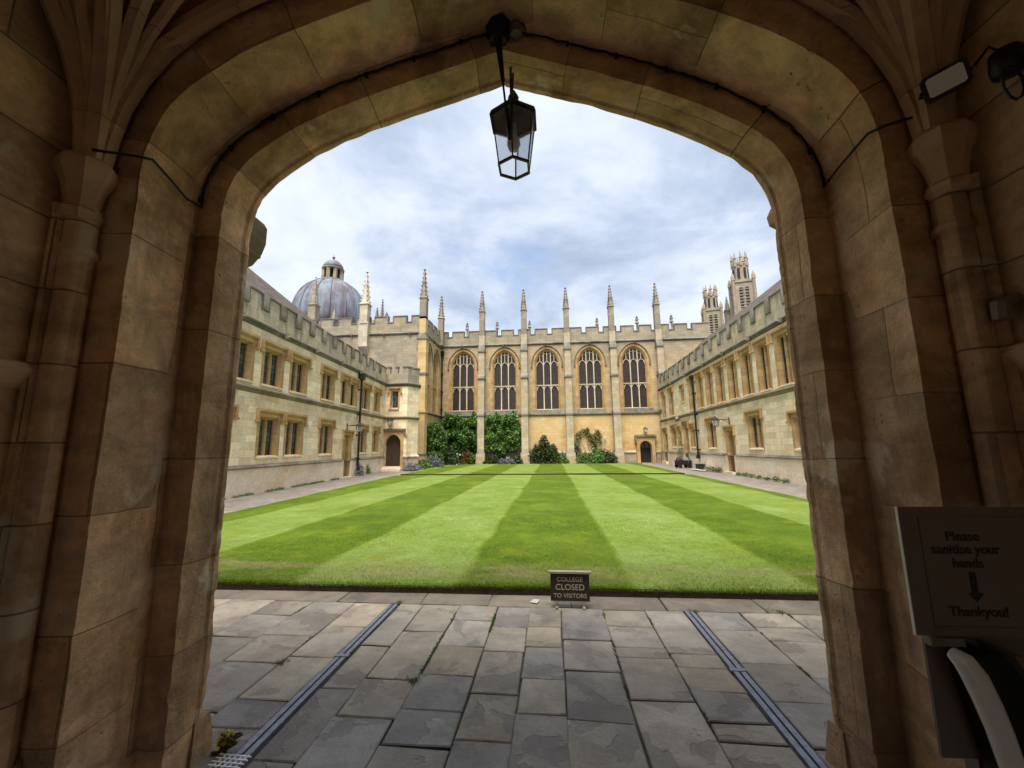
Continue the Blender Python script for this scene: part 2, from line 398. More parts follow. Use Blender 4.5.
# slate roof
m, t, p = mat('stone_slates'); uv = t.nodes.new('ShaderNodeTexCoord').outputs['UV']; ob = t.nodes.new('ShaderNodeTexCoord').outputs['Object']
br = t.nodes.new('ShaderNodeTexBrick'); t.links.new(uv, br.inputs['Vector']); br.inputs['Scale'].default_value = 1
br.inputs['Brick Width'].default_value = 0.3; br.inputs['Row Height'].default_value = 0.16; br.inputs['Mortar Size'].default_value = 0.012
br.inputs['Color1'].default_value = (0.07, 0.052, 0.042, 1); br.inputs['Color2'].default_value = (0.135, 0.10, 0.08, 1); br.inputs['Mortar'].default_value = (0.03, 0.022, 0.018, 1)
t.links.new(n_mix(t, 1.0, br.outputs[0], n_map(t, n_noise(t, ob, 1.5, 7, 0.7), 0.3, 0.7, 0.65, 1.35), 'MULTIPLY'), p.inputs['Base Color'])
p.inputs['Roughness'].default_value = 0.9
n_bump(t, p, n_math(t, 'MULTIPLY', br.outputs['Fac'], -1.0), 0.7, 0.03); M['slate'] = m

# lead dome
m, t, p = mat('streaked_lead'); ob = t.nodes.new('ShaderNodeTexCoord').outputs['Object']
n1 = n_noise(t, ob, 0.35, 6, 0.6, (1, 1, 0.35))
c = ramp(t, n1, [(0.36, (0.105, 0.085, 0.095)), (0.46, (0.13, 0.12, 0.14)), (0.54, (0.15, 0.18, 0.23)), (0.68, (0.20, 0.245, 0.30))])
t.links.new(c, p.inputs['Base Color']); p.inputs['Roughness'].default_value = 0.8; p.inputs['Metallic'].default_value = 0.0; M['lead'] = m

# lawn
def lawn_nodes(m, gain=1.0):
    t = m.node_tree; p = t.nodes['Principled BSDF']
    geo = t.nodes.new('ShaderNodeNewGeometry'); sp = t.nodes.new('ShaderNodeSeparateXYZ'); pos = geo.outputs['Position']
    t.links.new(pos, sp.inputs[0])
    wob = n_math(t, 'MULTIPLY', n_math(t, 'SUBTRACT', n_noise(t, pos, 0.6, 4, 0.6), 0.5), 0.34)
    x = n_math(t, 'ADD', n_math(t, 'ADD', sp.outputs[0], wob), 1.10 + 1.95 * 20)
    x = n_math(t, 'MULTIPLY', x, 1 / 3.90)
    fr = n_math(t, 'FRACT', x)                       # 0..0.5 dark, 0.5..1 light
    s = n_math(t, 'PINGPONG', n_math(t, 'ADD', fr, 0.25), 0.5)   # peaks at dark centre
    dark = n_map(t, s, 0.236, 0.264)
    # faint cross-mowing
    yy = n_math(t, 'ADD', sp.outputs[1], n_math(t, 'MULTIPLY', sp.outputs[0], 0.9))
    cr = n_math(t, 'SINE', n_math(t, 'MULTIPLY', yy, 1.6))
    tone = n_math(t, 'ADD', n_math(t, 'MULTIPLY', dark, 0.42), n_math(t, 'MULTIPLY', n_noise(t, pos, 0.8, 8, 0.74), 1.0))
    tone = n_math(t, 'ADD', tone, n_math(t, 'MULTIPLY', cr, 0.03))
    c = ramp(t, tone, [(0.30, (0.178, 0.240, 0.066)), (0.54, (0.128, 0.190, 0.030)), (0.78, (0.090, 0.142, 0.007)), (1.10, (0.056, 0.098, 0.003)), ])
    # yellow / thin patches, strongest in the worn strip at the front edge
    pn = n_noise(t, pos, 1.3, 7, 0.7, (0.45, 1.6, 1))
    worn = n_math(t, 'MULTIPLY', n_map(t, n_math(t, 'ABSOLUTE', n_math(t, 'SUBTRACT', sp.outputs[1], 5.25)), 0.1, 0.55, 1, 0), n_map(t, pn, 0.42, 0.60))
    c = n_mix(t, n_math(t, 'MULTIPLY', worn, 0.75), c, (0.20, 0.165, 0.085))
    yel = n_map(t, n_noise(t, pos, 1.1, 7, 0.75), 0.52, 0.70, 0, 0.65)
    c = n_mix(t, yel, c, (0.155, 0.19, 0.010))
    fine = n_noise(t, pos, 26, 6, 0.75)
    mid = n_noise(t, pos, 5, 6, 0.7)
    c = n_mix(t, 1.0, c, n_map(t, fine, 0.3, 0.7, 0.66, 1.30), 'MULTIPLY')
    c = n_mix(t, 1.0, c, n_map(t, mid, 0.3, 0.7, 0.84, 1.14), 'MULTIPLY')
    if gain != 1: c = n_mix(t, 1.0, c, (gain, gain, gain), 'MULTIPLY')
    t.links.new(c, p.inputs['Base Color']); p.inputs['Roughness'].default_value = 0.8; p.inputs['Specular IOR Level'].default_value = 0.15
    return t, p, pos
m, t, p = mat('mown_lawn'); t, p, pos = lawn_nodes(m); n_bump(t, p, n_noise(t, pos, 60, 6, 0.8), 0.8, 0.02); M['lawn'] = m
m, t, p = mat('grass_blades'); t, p, pos = lawn_nodes(m, 1.9); M['blade'] = m

# flagstones: per-slab colour comes from the 'tone' attribute
def slab_mat(name, attr):
    m, t, p = mat(name)
    ob = t.nodes.new('ShaderNodeTexCoord').outputs['Object']
    if attr:
        a = t.nodes.new('ShaderNodeAttribute'); a.attribute_name = 'tone'; c = a.outputs['Color']; hh = None
        vm = t.nodes.new('ShaderNodeVectorMath'); vm.operation = 'MULTIPLY_ADD'; t.links.new(a.outputs['Color'], vm.inputs[0]); vm.inputs[1].default_value = (137, 91, 53); t.links.new(ob, vm.inputs[2]); ob = vm.outputs[0]
    else:
        uv = t.nodes.new('ShaderNodeTexCoord').outputs['UV']
        br = t.nodes.new('ShaderNodeTexBrick'); t.links.new(uv, br.inputs['Vector'])
        br.inputs['Scale'].default_value = 1; br.inputs['Brick Width'].default_value = 0.8; br.inputs['Row Height'].default_value = 0.5; br.inputs['Mortar Size'].default_value = 0.012
        br.inputs['Color1'].default_value = (0.20, 0.178, 0.155, 1); br.inputs['Color2'].default_value = (0.26, 0.23, 0.20, 1); br.inputs['Mortar'].default_value = (0.07, 0.07, 0.05, 1)
        c = br.outputs[0]; hh = br.outputs['Fac']
    n1 = n_noise(t, ob, 3.4, 10, 0.74, dist=0.25)
    c = n_mix(t, 1.0, c, n_map(t, n1, 0.3, 0.7, 0.62, 1.32), 'MULTIPLY')
    c = n_mix(t, n_map(t, n_noise(t, ob, 1.1, 4, 0.6), 0.52, 0.7, 0, 0.5), c, (0.23, 0.18, 0.125))
    # flaked shallow patches with sharp borders
    fl = n_map(t, n_noise(t, ob, 2.2, 4.5, 0.55, dist=0.5), 0.56, 0.575)
    c = n_mix(t, n_math(t, 'MULTIPLY', fl, 0.34), c, (0.12, 0.115, 0.115))
    sp_ = n_map(t, n_noise(t, ob, 45, 4, 0.7), 0.62, 0.75, 0, 0.5)
    c = n_mix(t, sp_, c, (0.50, 0.46, 0.40))
    moss = n_map(t, n_noise(t, ob, 1.7, 7, 0.7), 0.60, 0.78, 0, 0.35)
    c = n_mix(t, moss, c, (0.10, 0.12, 0.05))
    t.links.new(c, p.inputs['Base Color']); p.inputs['Roughness'].default_value = 0.62; p.inputs['Specular IOR Level'].default_value = 0.35
    rr = n_map(t, n1, 0.3, 0.7, 0.5, 0.8); t.links.new(rr, p.inputs['Roughness'])
    h = n_math(t, 'ADD', n_noise(t, ob, 6, 10, 0.74, dist=0.3), n_math(t, 'MULTIPLY', fl, -0.18))
    n_bump(t, p, h, 0.9, 0.035)
    return m
M['slab'] = slab_mat('york_flagstone', True)
M['path'] = slab_mat('path_flagstone', False)
M['joint'] = plain('mossy_joint', (0.11, 0.10, 0.07), 0.95, var=0.6, scale=5, bump=0.5)
M['leaf_dark'] = leaf('climber_leaves', [(0.025, 0.06, 0.010), (0.05, 0.12, 0.018), (0.085, 0.19, 0.03), (0.14, 0.26, 0.05)])
M['leaf_fig'] = leaf('broad_climber_leaves', [(0.04, 0.09, 0.015), (0.08, 0.17, 0.03), (0.14, 0.26, 0.06), (0.20, 0.33, 0.10)])
M['leaf_shrub'] = leaf('shrub_leaves', [(0.03, 0.045, 0.02), (0.05, 0.075, 0.03), (0.07, 0.10, 0.035)])
M['leaf_olive'] = leaf('sparse_climber_leaves', [(0.13, 0.15, 0.05), (0.19, 0.20, 0.08), (0.24, 0.24, 0.11)])
M['leaf_grey'] = leaf('grey_leaves', [(0.13, 0.14, 0.14), (0.20, 0.21, 0.22), (0.26, 0.26, 0.30)])
M['leaf_green'] = leaf('bed_leaves', [(0.06, 0.12, 0.03), (0.11, 0.19, 0.04), (0.17, 0.25, 0.08)])
M['petal_white'] = leaf('white_petals', [(0.6, 0.6, 0.55), (0.75, 0.72, 0.7)])
M['petal_yellow'] = leaf('yellow_petals', [(0.65, 0.55, 0.03), (0.75, 0.62, 0.08)])
M['leaf_bronze'] = leaf('bronze_leaves', [(0.12, 0.06, 0.02), (0.18, 0.10, 0.03), (0.12, 0.12, 0.04)])

# ================================================================== GROUND
g = MB(); g.box(-600, 600, -600, 600, -0.5, -0.022)
tag(g.build('ground', M['joint']), kind='structure')
# lawns (real step above the paving)
LZ = 0.09
def slab_lawn(name, c, z):
    b = MB()
    a0, a1, a2, a3 = c
    nx, ny = 60, 60
    rows = []
    for j in range(ny + 1):
        r = []
        for i in range(nx + 1):
            u_, v_ = i / nx, j / ny
            x = (a0[0] * (1 - u_) + a1[0] * u_) * (1 - v_) + (a3[0] * (1 - u_) + a2[0] * u_) * v_
            y = (a0[1] * (1 - u_) + a1[1] * u_) * (1 - v_) + (a3[1] * (1 - u_) + a2[1] * u_) * v_
            e = min(u_, 1 - u_, v_, 1 - v_)
            r.append((x, y, z + 0.012 * noise.noise(Vector((x * .8, y * .8, 0))) - (0.006 if e == 0 else 0)))
        rows.append(r)
    b.grid(rows)
    return b.build(name, M['lawn'], smooth=True), rows
A = [(-7.55, 4.61), (6.9, 4.84), (7.4, 22.95), (-8.95, 22.95)]
near_lawn, nrows = slab_lawn('lawn', A, LZ); tag(near_lawn, kind='structure')
Bc = [(-9.1, 24.1), (7.4, 24.1), (7.7, 38.0), (-9.6, 38.0)]
far_lawn, frows = slab_lawn('lawn', Bc, LZ); tag(far_lawn, kind='structure')
def soil_edge(c, z, name='lawn_edge_soil'):
    b = MB()
    for (a, b_) in zip(c, c[1:] + c[:1]):
        b.poly([(a[0], a[1], -0.02), (b_[0], b_[1], -0.02), (b_[0], b_[1], z - 0.012), (a[0], a[1], z - 0.012)])
    return tag(b.build(name, M['soil']), kind='structure')
soil_edge(A, LZ); soil_edge(Bc, LZ)

# --- flagstones near the gate, slab by slab
cols_x = [-6.6, -6.0, -5.45, -4.9, -4.45, -3.95, -3.5, -3.0, -2.57, -2.1, -1.725, -1.36, -0.98, -0.585, -0.26, 0.05, 0.455, 0.87, 1.235, 1.75, 2.2, 2.68, 3.2, 3.7, 4.3, 4.8, 5.4, 6.0, 6.6]
known = {-1.36: [3.79, 3.04, 2.62], -0.98: [4.05, 3.55, 3.11, 2.72, 2.42], -0.585: [3.93, 3.48, 2.92], -0.26: [3.95, 3.58, 3.12, 2.74],
         0.05: [3.73, 3.25, 2.70], 0.455: [4.02, 3.63, 3.47, 2.93], 0.87: [3.55, 3.36, 3.06, 2.75, 2.59], 1.235: [4.0, 3.45, 2.98],
         1.75: [4.09, 3.83, 3.26], -1.725: [4.2, 3.5, 2.9], -2.1: [3.83, 3.28, 2.74, 2.47], -2.57: [4.1, 3.62, 3.18, 2.6]}
tones = [(0.180, 0.160, 0.136), (0.192, 0.172, 0.145), (0.205, 0.178, 0.142), (0.22, 0.184, 0.138), (0.185, 0.165, 0.138), (0.170, 0.157, 0.142), (0.212, 0.184, 0.146)]
rs = random.Random(3)
pav = MB()
def add_slab(x0, x1, y0, y1, tone):
    gp = 0.0045
    x0 += gp * rs.uniform(.4, 1.6); x1 -= gp * rs.uniform(.4, 1.6); y0 += gp * rs.uniform(.4, 1.6); y1 -= gp * rs.uniform(.4, 1.6)
    ch = 0.007; zz = rs.uniform(-0.003, 0.003)
    tz = [zz + rs.uniform(-0.003, 0.003) for _ in range(4)]
    j = [rs.uniform(-0.008, 0.008) for _ in range(8)]
    o_ = [(x0 + j[0], y0 + j[1]), (x1 + j[2], y0 + j[3]), (x1 + j[4], y1 + j[5]), (x0 + j[6], y1 + j[7])]
    i_ = [(o_[0][0] + ch, o_[0][1] + ch), (o_[1][0] - ch, o_[1][1] + ch), (o_[2][0] - ch, o_[2][1] - ch), (o_[3][0] + ch, o_[3][1] - ch)]
    top = [(a, b, c) for (a, b), c in zip(i_, tz)]
    mid_ = [(a, b, c - 0.006) for (a, b), c in zip(o_, tz)]
    bot = [(a, b, -0.05) for (a, b) in o_]
    pav.poly(top, tone=tone)
    for k in range(4):
        q = (k + 1) % 4
        pav.poly([mid_[k], mid_[q], top[q], top[k]], tone=tone)
        pav.poly([bot[k], bot[q], mid_[q], mid_[k]], tone=tuple(v * .6 for v in tone))
YT = 4.40
for ci, (x0, x1) in enumerate(zip(cols_x, cols_x[1:])):
    ys = list(known.get(x0, []))
    if x0 == -1.725: x0 = -1.725
    y = ys[-1] if ys else YT - rs.uniform(0.05, 0.5)
    if not ys: ys = [y]
    while y > -3.5:
        y -= rs.uniform(0.32, 0.8); ys.append(y)
    ys = [YT] + ys
    xa = x0 + (0.115 if abs(x0 + 1.725) < 1e-6 or abs(x0 - 1.235) < 1e-6 else 0)
    for ya, yb in zip(ys, ys[1:]):
        tn = rs.choice(tones); f_ = rs.uniform(1.6, 2.25)
        add_slab(xa, x1, yb, ya, tuple(v * f_ for v in tn))
x = -7.9
while x < 7.0:                                     # long narrow kerb stones along the lawn
    x1 = x + rs.uniform(0.7, 1.3); f_ = rs.uniform(.8, 1.05)
    add_slab(x, x1, YT, 4.64 + 0.0155 * (x + 7.5) + 0.03, (0.25 * f_, 0.21 * f_, 0.165 * f_)); x = x1
tag(pav.build('paving', M['slab']), kind='structure')
# paths round the lawn and across it
pth = MB()
pth.poly([(-30, 4.38, -0.004), (-6.9, 4.38, -0.004), (-6.9, 5.2, -0.004), (-8.7, 40, -0.004), (-30, 40, -0.004)])
pth.poly([(6.3, 4.38, -0.004), (30, 4.38, -0.004), (30, 40, -0.004), (7.2, 40, -0.004), (6.3, 5.2, -0.004)])
pth.poly([(-9.5, 22.5, -0.0055), (8, 22.5, -0.0055), (8, 24.5, -0.0055), (-9.5, 24.5, -0.0055)])
tag(pth.build('path', M['path']), kind='structure')
bedm = MB(); bedm.box(-11.0, 8.0, 38.0, 39.75, -0.02, 0.07); bedm.box(-11.3, -8.9, 33.6, 38.0, -0.021, 0.06)
tag(bedm.build('bed_soil', M['bed']), kind='structure')

# grass blades in the nearest part of the lawn
gb = MB(); rg = random.Random(5)
def lawn_front(x): return 4.61 + (x + 7.55) * 0.22 / 14.45
for i in range(52000):
    x = rg.uniform(-4.7, 3.6)
    d = rg.random() ** 2.2 * 4.5
    if i % 5 == 0: d = rg.uniform(-0.012, 0.05)
    y = lawn_front(x) + d
    hgt = rg.uniform(0.014, 0.034); a = rg.uniform(0, 2 * PI); wd = rg.uniform(0.0018, 0.0034) * (1 + d * .3)
    lx, ly = rg.uniform(-.014, .014), rg.uniform(-.016, .012) - (0.012 if d < 0.02 else 0)
    z = LZ - 0.008 if d > 0.02 else LZ - rg.uniform(0.01, 0.03)
    gb.poly([(x - wd * math.cos(a), y - wd * math.sin(a), z), (x + wd * math.cos(a), y + wd * math.sin(a), z), (x + lx, y + ly, z + hgt)])
tag(gb.build('grass', M['blade']), kind='stuff')

# ================================================================== GATEHOUSE
GO, GA = (-0.25, 2.347, 0), R(3.5)
gate = empty('gatehouse', GO, GA, label='sandstone gatehouse passage with a broad four-centred arch framing the view of the quadrangle', cat='gatehouse')
half = [(1.64, 0.0), (1.64, 2.0), (1.64, 2.76), (1.64, 2.92), (1.628, 3.05), (1.595, 3.17), (1.54, 3.265), (1.45, 3.355), (1.25, 3.495), (1.0, 3.62), (0.75, 3.72), (0.5, 3.81), (0.25, 3.893), (0, 3.975)]
def catmull(pts, k):
    o = []
    P = [pts[0]] + pts + [pts[-1]]
    for i in range(1, len(P) - 2):
        p0, p1, p2, p3 = [Vector(q) for q in P[i - 1:i + 3]]
        n = max(1, int((p2 - p1).length / k))
        for j in range(n):
            t_ = j / n
            o.append(0.5 * ((2 * p1) + (-p0 + p2) * t_ + (2 * p0 - 5 * p1 + 4 * p2 - p3) * t_ ** 2 + (-p0 + 3 * p1 - 3 * p2 + p3) * t_ ** 3))
    o.append(Vector(pts[-1])); return o
hl = catmull(half, 0.03)
def side_normals(pl):
    ns = []
    for i in range(len(pl)):
        t_ = (pl[min(i + 1, len(pl) - 1)] - pl[max(i - 1, 0)]).normalized()
        ns.append(Vector((t_.y, -t_.x)))          # outward for the right-hand side going up
    ns[-1] = Vector((0, 1)) * (1 / max(.5, ns[-1].y)) ; return ns
hn = side_normals(hl)
# section through the jamb: (offset outwards, depth y), from court face inwards
sec_key = [(0.42, 0.0), (0.0, 0.0), (-0.008, -0.02), (-0.006, -0.045), (0.002, -0.055), (0.005, -0.068), (0.0, -0.078), (0.0, -0.25), (0.07, -0.258), (0.140, -0.25), (0.104, -0.64), (0.62, -0.64)]
sec = []
for (a, b) in zip(sec_key, sec_key[1:]):
    L = math.hypot(b[0] - a[0], b[1] - a[1]); n = max(2, int(L / 0.03))
    for j in range(n):
        q = j / n; q = 0.5 - 0.5 * math.cos(PI * q) if L > 0.1 else q
        sec.append((a[0] + (b[0] - a[0]) * q, a[1] + (b[1] - a[1]) * q))
sec.append(sec_key[-1])
seclen = [0]
for a, b in zip(sec, sec[1:]): seclen.append(seclen[-1] + math.hypot(b[0] - a[0], b[1] - a[1]))
def offset_path(off, sgn):
    return [Vector((sgn * (p.x + n_.x * off), p.y + n_.y * off)) for p, n_ in zip(hl, hn)]
arris = [(0.0, 0.0), (0.0, -0.25), (0.104, -0.64)]
jm = MB()
plen = [0]
for a, b in zip(hl, hl[1:]): plen.append(plen[-1] + (b - a).length)
for sgn in (-1, 1):
    rows, uvr = [], []
    for i, (p_, n_) in enumerate(zip(hl, hn)):
        r, ur = [], []
        for (o_, y_), sl in zip(sec, seclen):
            x = sgn * (p_.x + n_.x * o_); z = p_.y + n_.y * o_
            if i == len(hl) - 1: x = 0.0
            v = Vector((x, y_, z))
            d = 0.006 * noise.noise(v * 3.1 + Vector((sgn * 5, 0, 0))) + 0.003 * noise.noise(v * 11)
            # worn, chipped arrises
            for ao, ay in arris:
                dist = math.hypot(o_ - ao, y_ - ay)
                if dist < 0.05:
                    chip = noise.noise(Vector((x * 0 + ao * 50, sgn * 7, z * 4.3))) * .5 + noise.noise(Vector((ay * 9, sgn * 3, z * 17))) * .5
                    low = 1.0 + max(0, 1.2 - z) * 1.3
                    amt = (0.003 + max(0, chip) * (0.028 if ay > -.6 else .014) * low) * (1 - dist / 0.05)
                    d += amt
                    if ay > -0.6: y_e = amt * 0.0
            nx = n_.x * sgn if z > 0.02 else sgn
            x2 = x + nx * d if i < len(hl) - 1 else 0.0; z2 = max(0, z + n_.y * d) if z > 0.02 else -0.05
            y2 = y_ + 0.004 * noise.noise(v * 5 + Vector((9, 9, 9)))
            if abs(o_ - 0.104) < 0.04 and y_ < -0.60: y2 += 0.35 * d
            if abs(o_) < 0.04 and -0.28 < y_ < -0.22: y2 += 0.5 * d
            r.append((x2, y2, z2)); ur.append((sl + (0.2 if sgn > 0 else 20.33), plen[i] + 0.13 * math.sin(2.3 * plen[i] + sgn * 1.3) + 0.13 * sgn + (0.2 if y_ < -0.3 else 0)))
        rows.append(r if sgn < 0 else r[::-1]); uvr.append(ur if sgn < 0 else ur[::-1])
    jm.grid(rows, uvr)
arch = jm.build('arch_surround', M['gate'], gate, smooth=28)
# wall masses above / beside the arch, court side and passage side
b = MB()
def spandrel(b, off, y, X, Z, back=False):
    for sgn in (-1, 1):
        pp = offset_path(off, sgn)
        pp[-1] = Vector((0, hl[-1].y + hn[-1].y * off))
        for a, c in zip(pp, pp[1:]):
            if abs(a.y - c.y) < 1e-5 and False: continue
            # to the side wall / up: fan towards outer rectangle
            if c.y < 2.9:
                b.poly([(a.x, y, a.y), (c.x, y, c.y), (sgn * X, y, c.y), (sgn * X, y, a.y)])
            else:
                a_ = max(a.y, 2.9) if a.y < 2.9 else a.y
                b.poly([(a.x, y, a.y), (c.x, y, c.y), (c.x, y, Z), (a.x, y, Z)])
        # corner block beyond the springing
        ax = max(abs(q.x) for q in pp if q.y >= 2.85) if True else 0
    return b
# passage-side end wall plane (y=-0.676 .. hidden behind arch surround edge)
for sgn in (-1, 1):
    b.box(min(sgn * 2.0, sgn * 2.9), max(sgn * 2.0, sgn * 2.9), -0.63, -0.02, -0.05, 3.2)
# solid fill behind the soffit, from above the curve to the roof
for sgn in (-1, 1):
    pp = offset_path(0.40, sgn); pp[-1] = Vector((0, hl[-1].y + 0.40))
    pp = [q for q in pp if q.y > 2.6]
    loop = [(q.x, q.y) for q in pp] + [(0, 5.6), (sgn * 2.9, 5.6), (sgn * 2.9, 2.6)]
    b.extr(loop, 'y', -0.635, -0.012)
b.build('wall_core', M['gate'], gate)
# court face of the gatehouse range to both sides, with string courses
b = MB()
for sgn in (-1, 1):
    x0, x1 = sorted((sgn * 2.05, sgn * 14))
    b.box(x0, x1, -0.9, -0.006, -0.05, 5.6)  # out of view; blocks sky, kept low so its shadow spares the paving
b.build('court_wall', M['ashlar'], gate)
b = MB()
for sgn in (-1, 1):
    x0, x1 = sorted((sgn * 2.0, sgn * 14)); b.box(x0, x1, -0.003, 0.10, 4.55, 4.72)
    b.box(x0, x1, -0.003, 0.10, 5.42, 5.56)
b.box(-2.0, 2.0, -0.003, 0.10, 4.55, 4.72); b.box(-2.0, 2.0, -0.003, 0.10, 5.42, 5.56)
b.build('string_course', M['coping'], gate)
# exterior hood mould over the arch with carved label stops
b = MB()
for sgn in (-1, 1):
    pp = [q for q in offset_path(0.30, sgn) if q.y > 3.0]; pp[-1] = Vector((0, hl[-1].y + 0.31))
    b.tube([(q.x, 0.03, q.y) for q in pp], 0.07, 4)
b.build('hood_mould', M['coping'], gate)
b = MB()
prof = [(-1.96, 3.24), (-1.80, 3.24), (-1.775, 3.20), (-1.775, 3.08), (-1.80, 3.0), (-1.86, 2.92), (-1.96, 2.88)]
b.extr(prof, 'y', -0.004, 0.34)
for k in range(3):
    zz = 3.16 - k * 0.075; b.tube([(-1.79 - k * .012, 0.02, zz - .03), (-1.79 - k * .012, 0.33, zz - 0.03)], 0.018, 6)
b.build('label_stop', M['string'], gate)
b = MB(); b.extr([(1.72, 3.12), (1.69, 3.06), (1.70, 3.0), (1.78, 2.95), (1.95, 2.95), (1.95, 3.12)], 'y', 0.0, 0.14)
b.build('label_stop', M['rib'], gate)
# passage side walls, unseen back wall added to hold the passage dark, top slab
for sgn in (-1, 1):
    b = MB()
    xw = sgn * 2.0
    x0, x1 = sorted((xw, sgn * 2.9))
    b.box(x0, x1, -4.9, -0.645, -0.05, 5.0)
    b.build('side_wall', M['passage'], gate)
    b = MB()
    # moulded string and panelled dado on the side wall
    pr = [(0, 1.98), (0.035, 1.965), (0.05, 1.94), (0.035, 1.91), (0.02, 1.88), (0, 1.86)]
    b.extr([(xw - sgn * q, z) for q, z in pr], 'y', -4.8, -0.72)
    pr = [(0, 1.78), (0.02, 1.775), (0.02, 1.75), (0, 1.74)]
    b.extr([(xw - sgn * q, z) for q, z in pr], 'y', -4.8, -0.86)
    b.build('string_moulding', M['rib'], gate)
b = MB(); b.box(-2.9, -1.5, -5.6, -4.85, -0.05, 5.0); b.box(1.5, 2.9, -5.6, -4.85, -0.05, 5.0); b.box(-1.5, 1.5, -5.6, -4.85, 3.2, 5.0); b.build('back_wall', M['passage'], gate)
for s0, s1, zz in ((-1.5, -.40, 0), (.40, 1.5, 0)):  # unseen leaves; gap between them sized to let some light in from behind
    b = MB(); b.box(s0, s1, -5.0, -4.9, 0.0, 3.2); b.build('unseen_street_door', M['oak'], gate)
b = MB(); b.box(-.40, .40, -5.0, -4.9, 2.0, 3.2); b.build('unseen_street_door', M['oak'], gate)
b = MB(); b.box(-2.9, 2.9, -5.6, -0.66, 4.62, 5.6); b.build('top_light_block', M['passage'], gate)  # unseen slab added to stop sky light entering the passage
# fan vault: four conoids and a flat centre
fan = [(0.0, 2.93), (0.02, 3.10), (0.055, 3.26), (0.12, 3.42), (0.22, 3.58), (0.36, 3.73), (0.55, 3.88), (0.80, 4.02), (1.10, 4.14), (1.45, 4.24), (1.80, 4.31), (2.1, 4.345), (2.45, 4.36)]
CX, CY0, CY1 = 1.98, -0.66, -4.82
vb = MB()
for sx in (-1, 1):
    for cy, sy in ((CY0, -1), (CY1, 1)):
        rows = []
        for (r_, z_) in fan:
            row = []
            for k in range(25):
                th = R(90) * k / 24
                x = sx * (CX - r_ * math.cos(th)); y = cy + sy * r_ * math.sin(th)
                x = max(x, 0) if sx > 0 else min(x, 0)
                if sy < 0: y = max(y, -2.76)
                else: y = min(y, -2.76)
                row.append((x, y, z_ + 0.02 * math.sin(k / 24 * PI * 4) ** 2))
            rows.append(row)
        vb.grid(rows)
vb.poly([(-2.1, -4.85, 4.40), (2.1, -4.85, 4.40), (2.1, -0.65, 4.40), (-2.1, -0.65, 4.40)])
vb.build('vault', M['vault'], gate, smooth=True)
for sx in (-1, 1):
    for th, rad in ((-3, .045), (14, .026), (28, .036), (47, .05), (66, .036), (80, .026), (93, .045)):
        path = []
        for (r_, z_) in fan:
            r_ = r_ + 0.03
            x = sx * (CX - 0.06 - r_ * math.cos(R(th))); y = CY0 - 0.04 - r_ * math.sin(R(th))
            if r_ < 2.2: path.append((x, y, z_ - 0.01 - 0.2 * rad))
        b = MB(); b.tube(path, rad, 6)
        b.tube([(q[0], q[1], q[2] - rad * .9) for q in path], rad * .45, 4)
        b.build('rib', M['rib'], gate, smooth=35)
# moulded wall rib concentric with the arch on the end wall
for sgn in (-1, 1):
    b = MB()
    for off, rad in ((0.30, .035), (0.37, .022)):
        pp = [q for q in offset_path(off, sgn) if q.y > 2.98]; pp[-1] = Vector((0, hl[-1].y + off))
        b.tube([(q.x, -0.69 - rad * .3, q.y) for q in pp], rad, 6)
    b.build('wall_rib', M['rib'], gate, smooth=35)
    sx = sgn * 1.925
    b = MB()
    b.lathe([(0.12, 0), (0.12, 0.28), (0.10, 0.32), (0.085, 0.36), (0.07, 0.42)], sx, -0.70, 8)
    b.lathe([(0.058, .4), (0.058, 2.68), (0.063, 2.70)], sx, -0.70, 14)
    b.lathe([(0.024, .4), (0.024, 2.68), (0.03, 2.70)], sx + sgn * .055, -0.75, 8)
    b.lathe([(0.05, 2.46), (0.072, 2.48), (0.072, 2.50), (0.055, 2.52)], sx, -0.70, 14)
    b.build('shaft', M['passage'], gate, smooth=40)
    b = MB(); b.lathe([(0.06, 2.64), (0.078, 2.66), (0.078, 2.68), (0.06, 2.70), (0.068, 2.76), (0.08, 2.81), (0.098, 2.85), (0.108, 2.87), (0.108, 2.91), (0.095, 2.93), (0.04, 2.96)], sx, -0.715, 8)
    b.build('capital', M['rib'], gate, smooth=30)
# small worn base stones at the foot of the jambs on the court side
for sgn in (-1, 1):
    b = MB(); b.frustum(sgn * 1.74, -0.02, -0.03, 0.20, 0.125, 0.105, 4, b0=0.085, b1=0.05)
    b.build('base_stone', M['gate'], gate)

def G(x, y, z):   # gate frame -> world
    c, s = math.cos(GA), math.sin(GA)
    return (GO[0] + x * c - y * s, GO[1] + x * s + y * c, z)

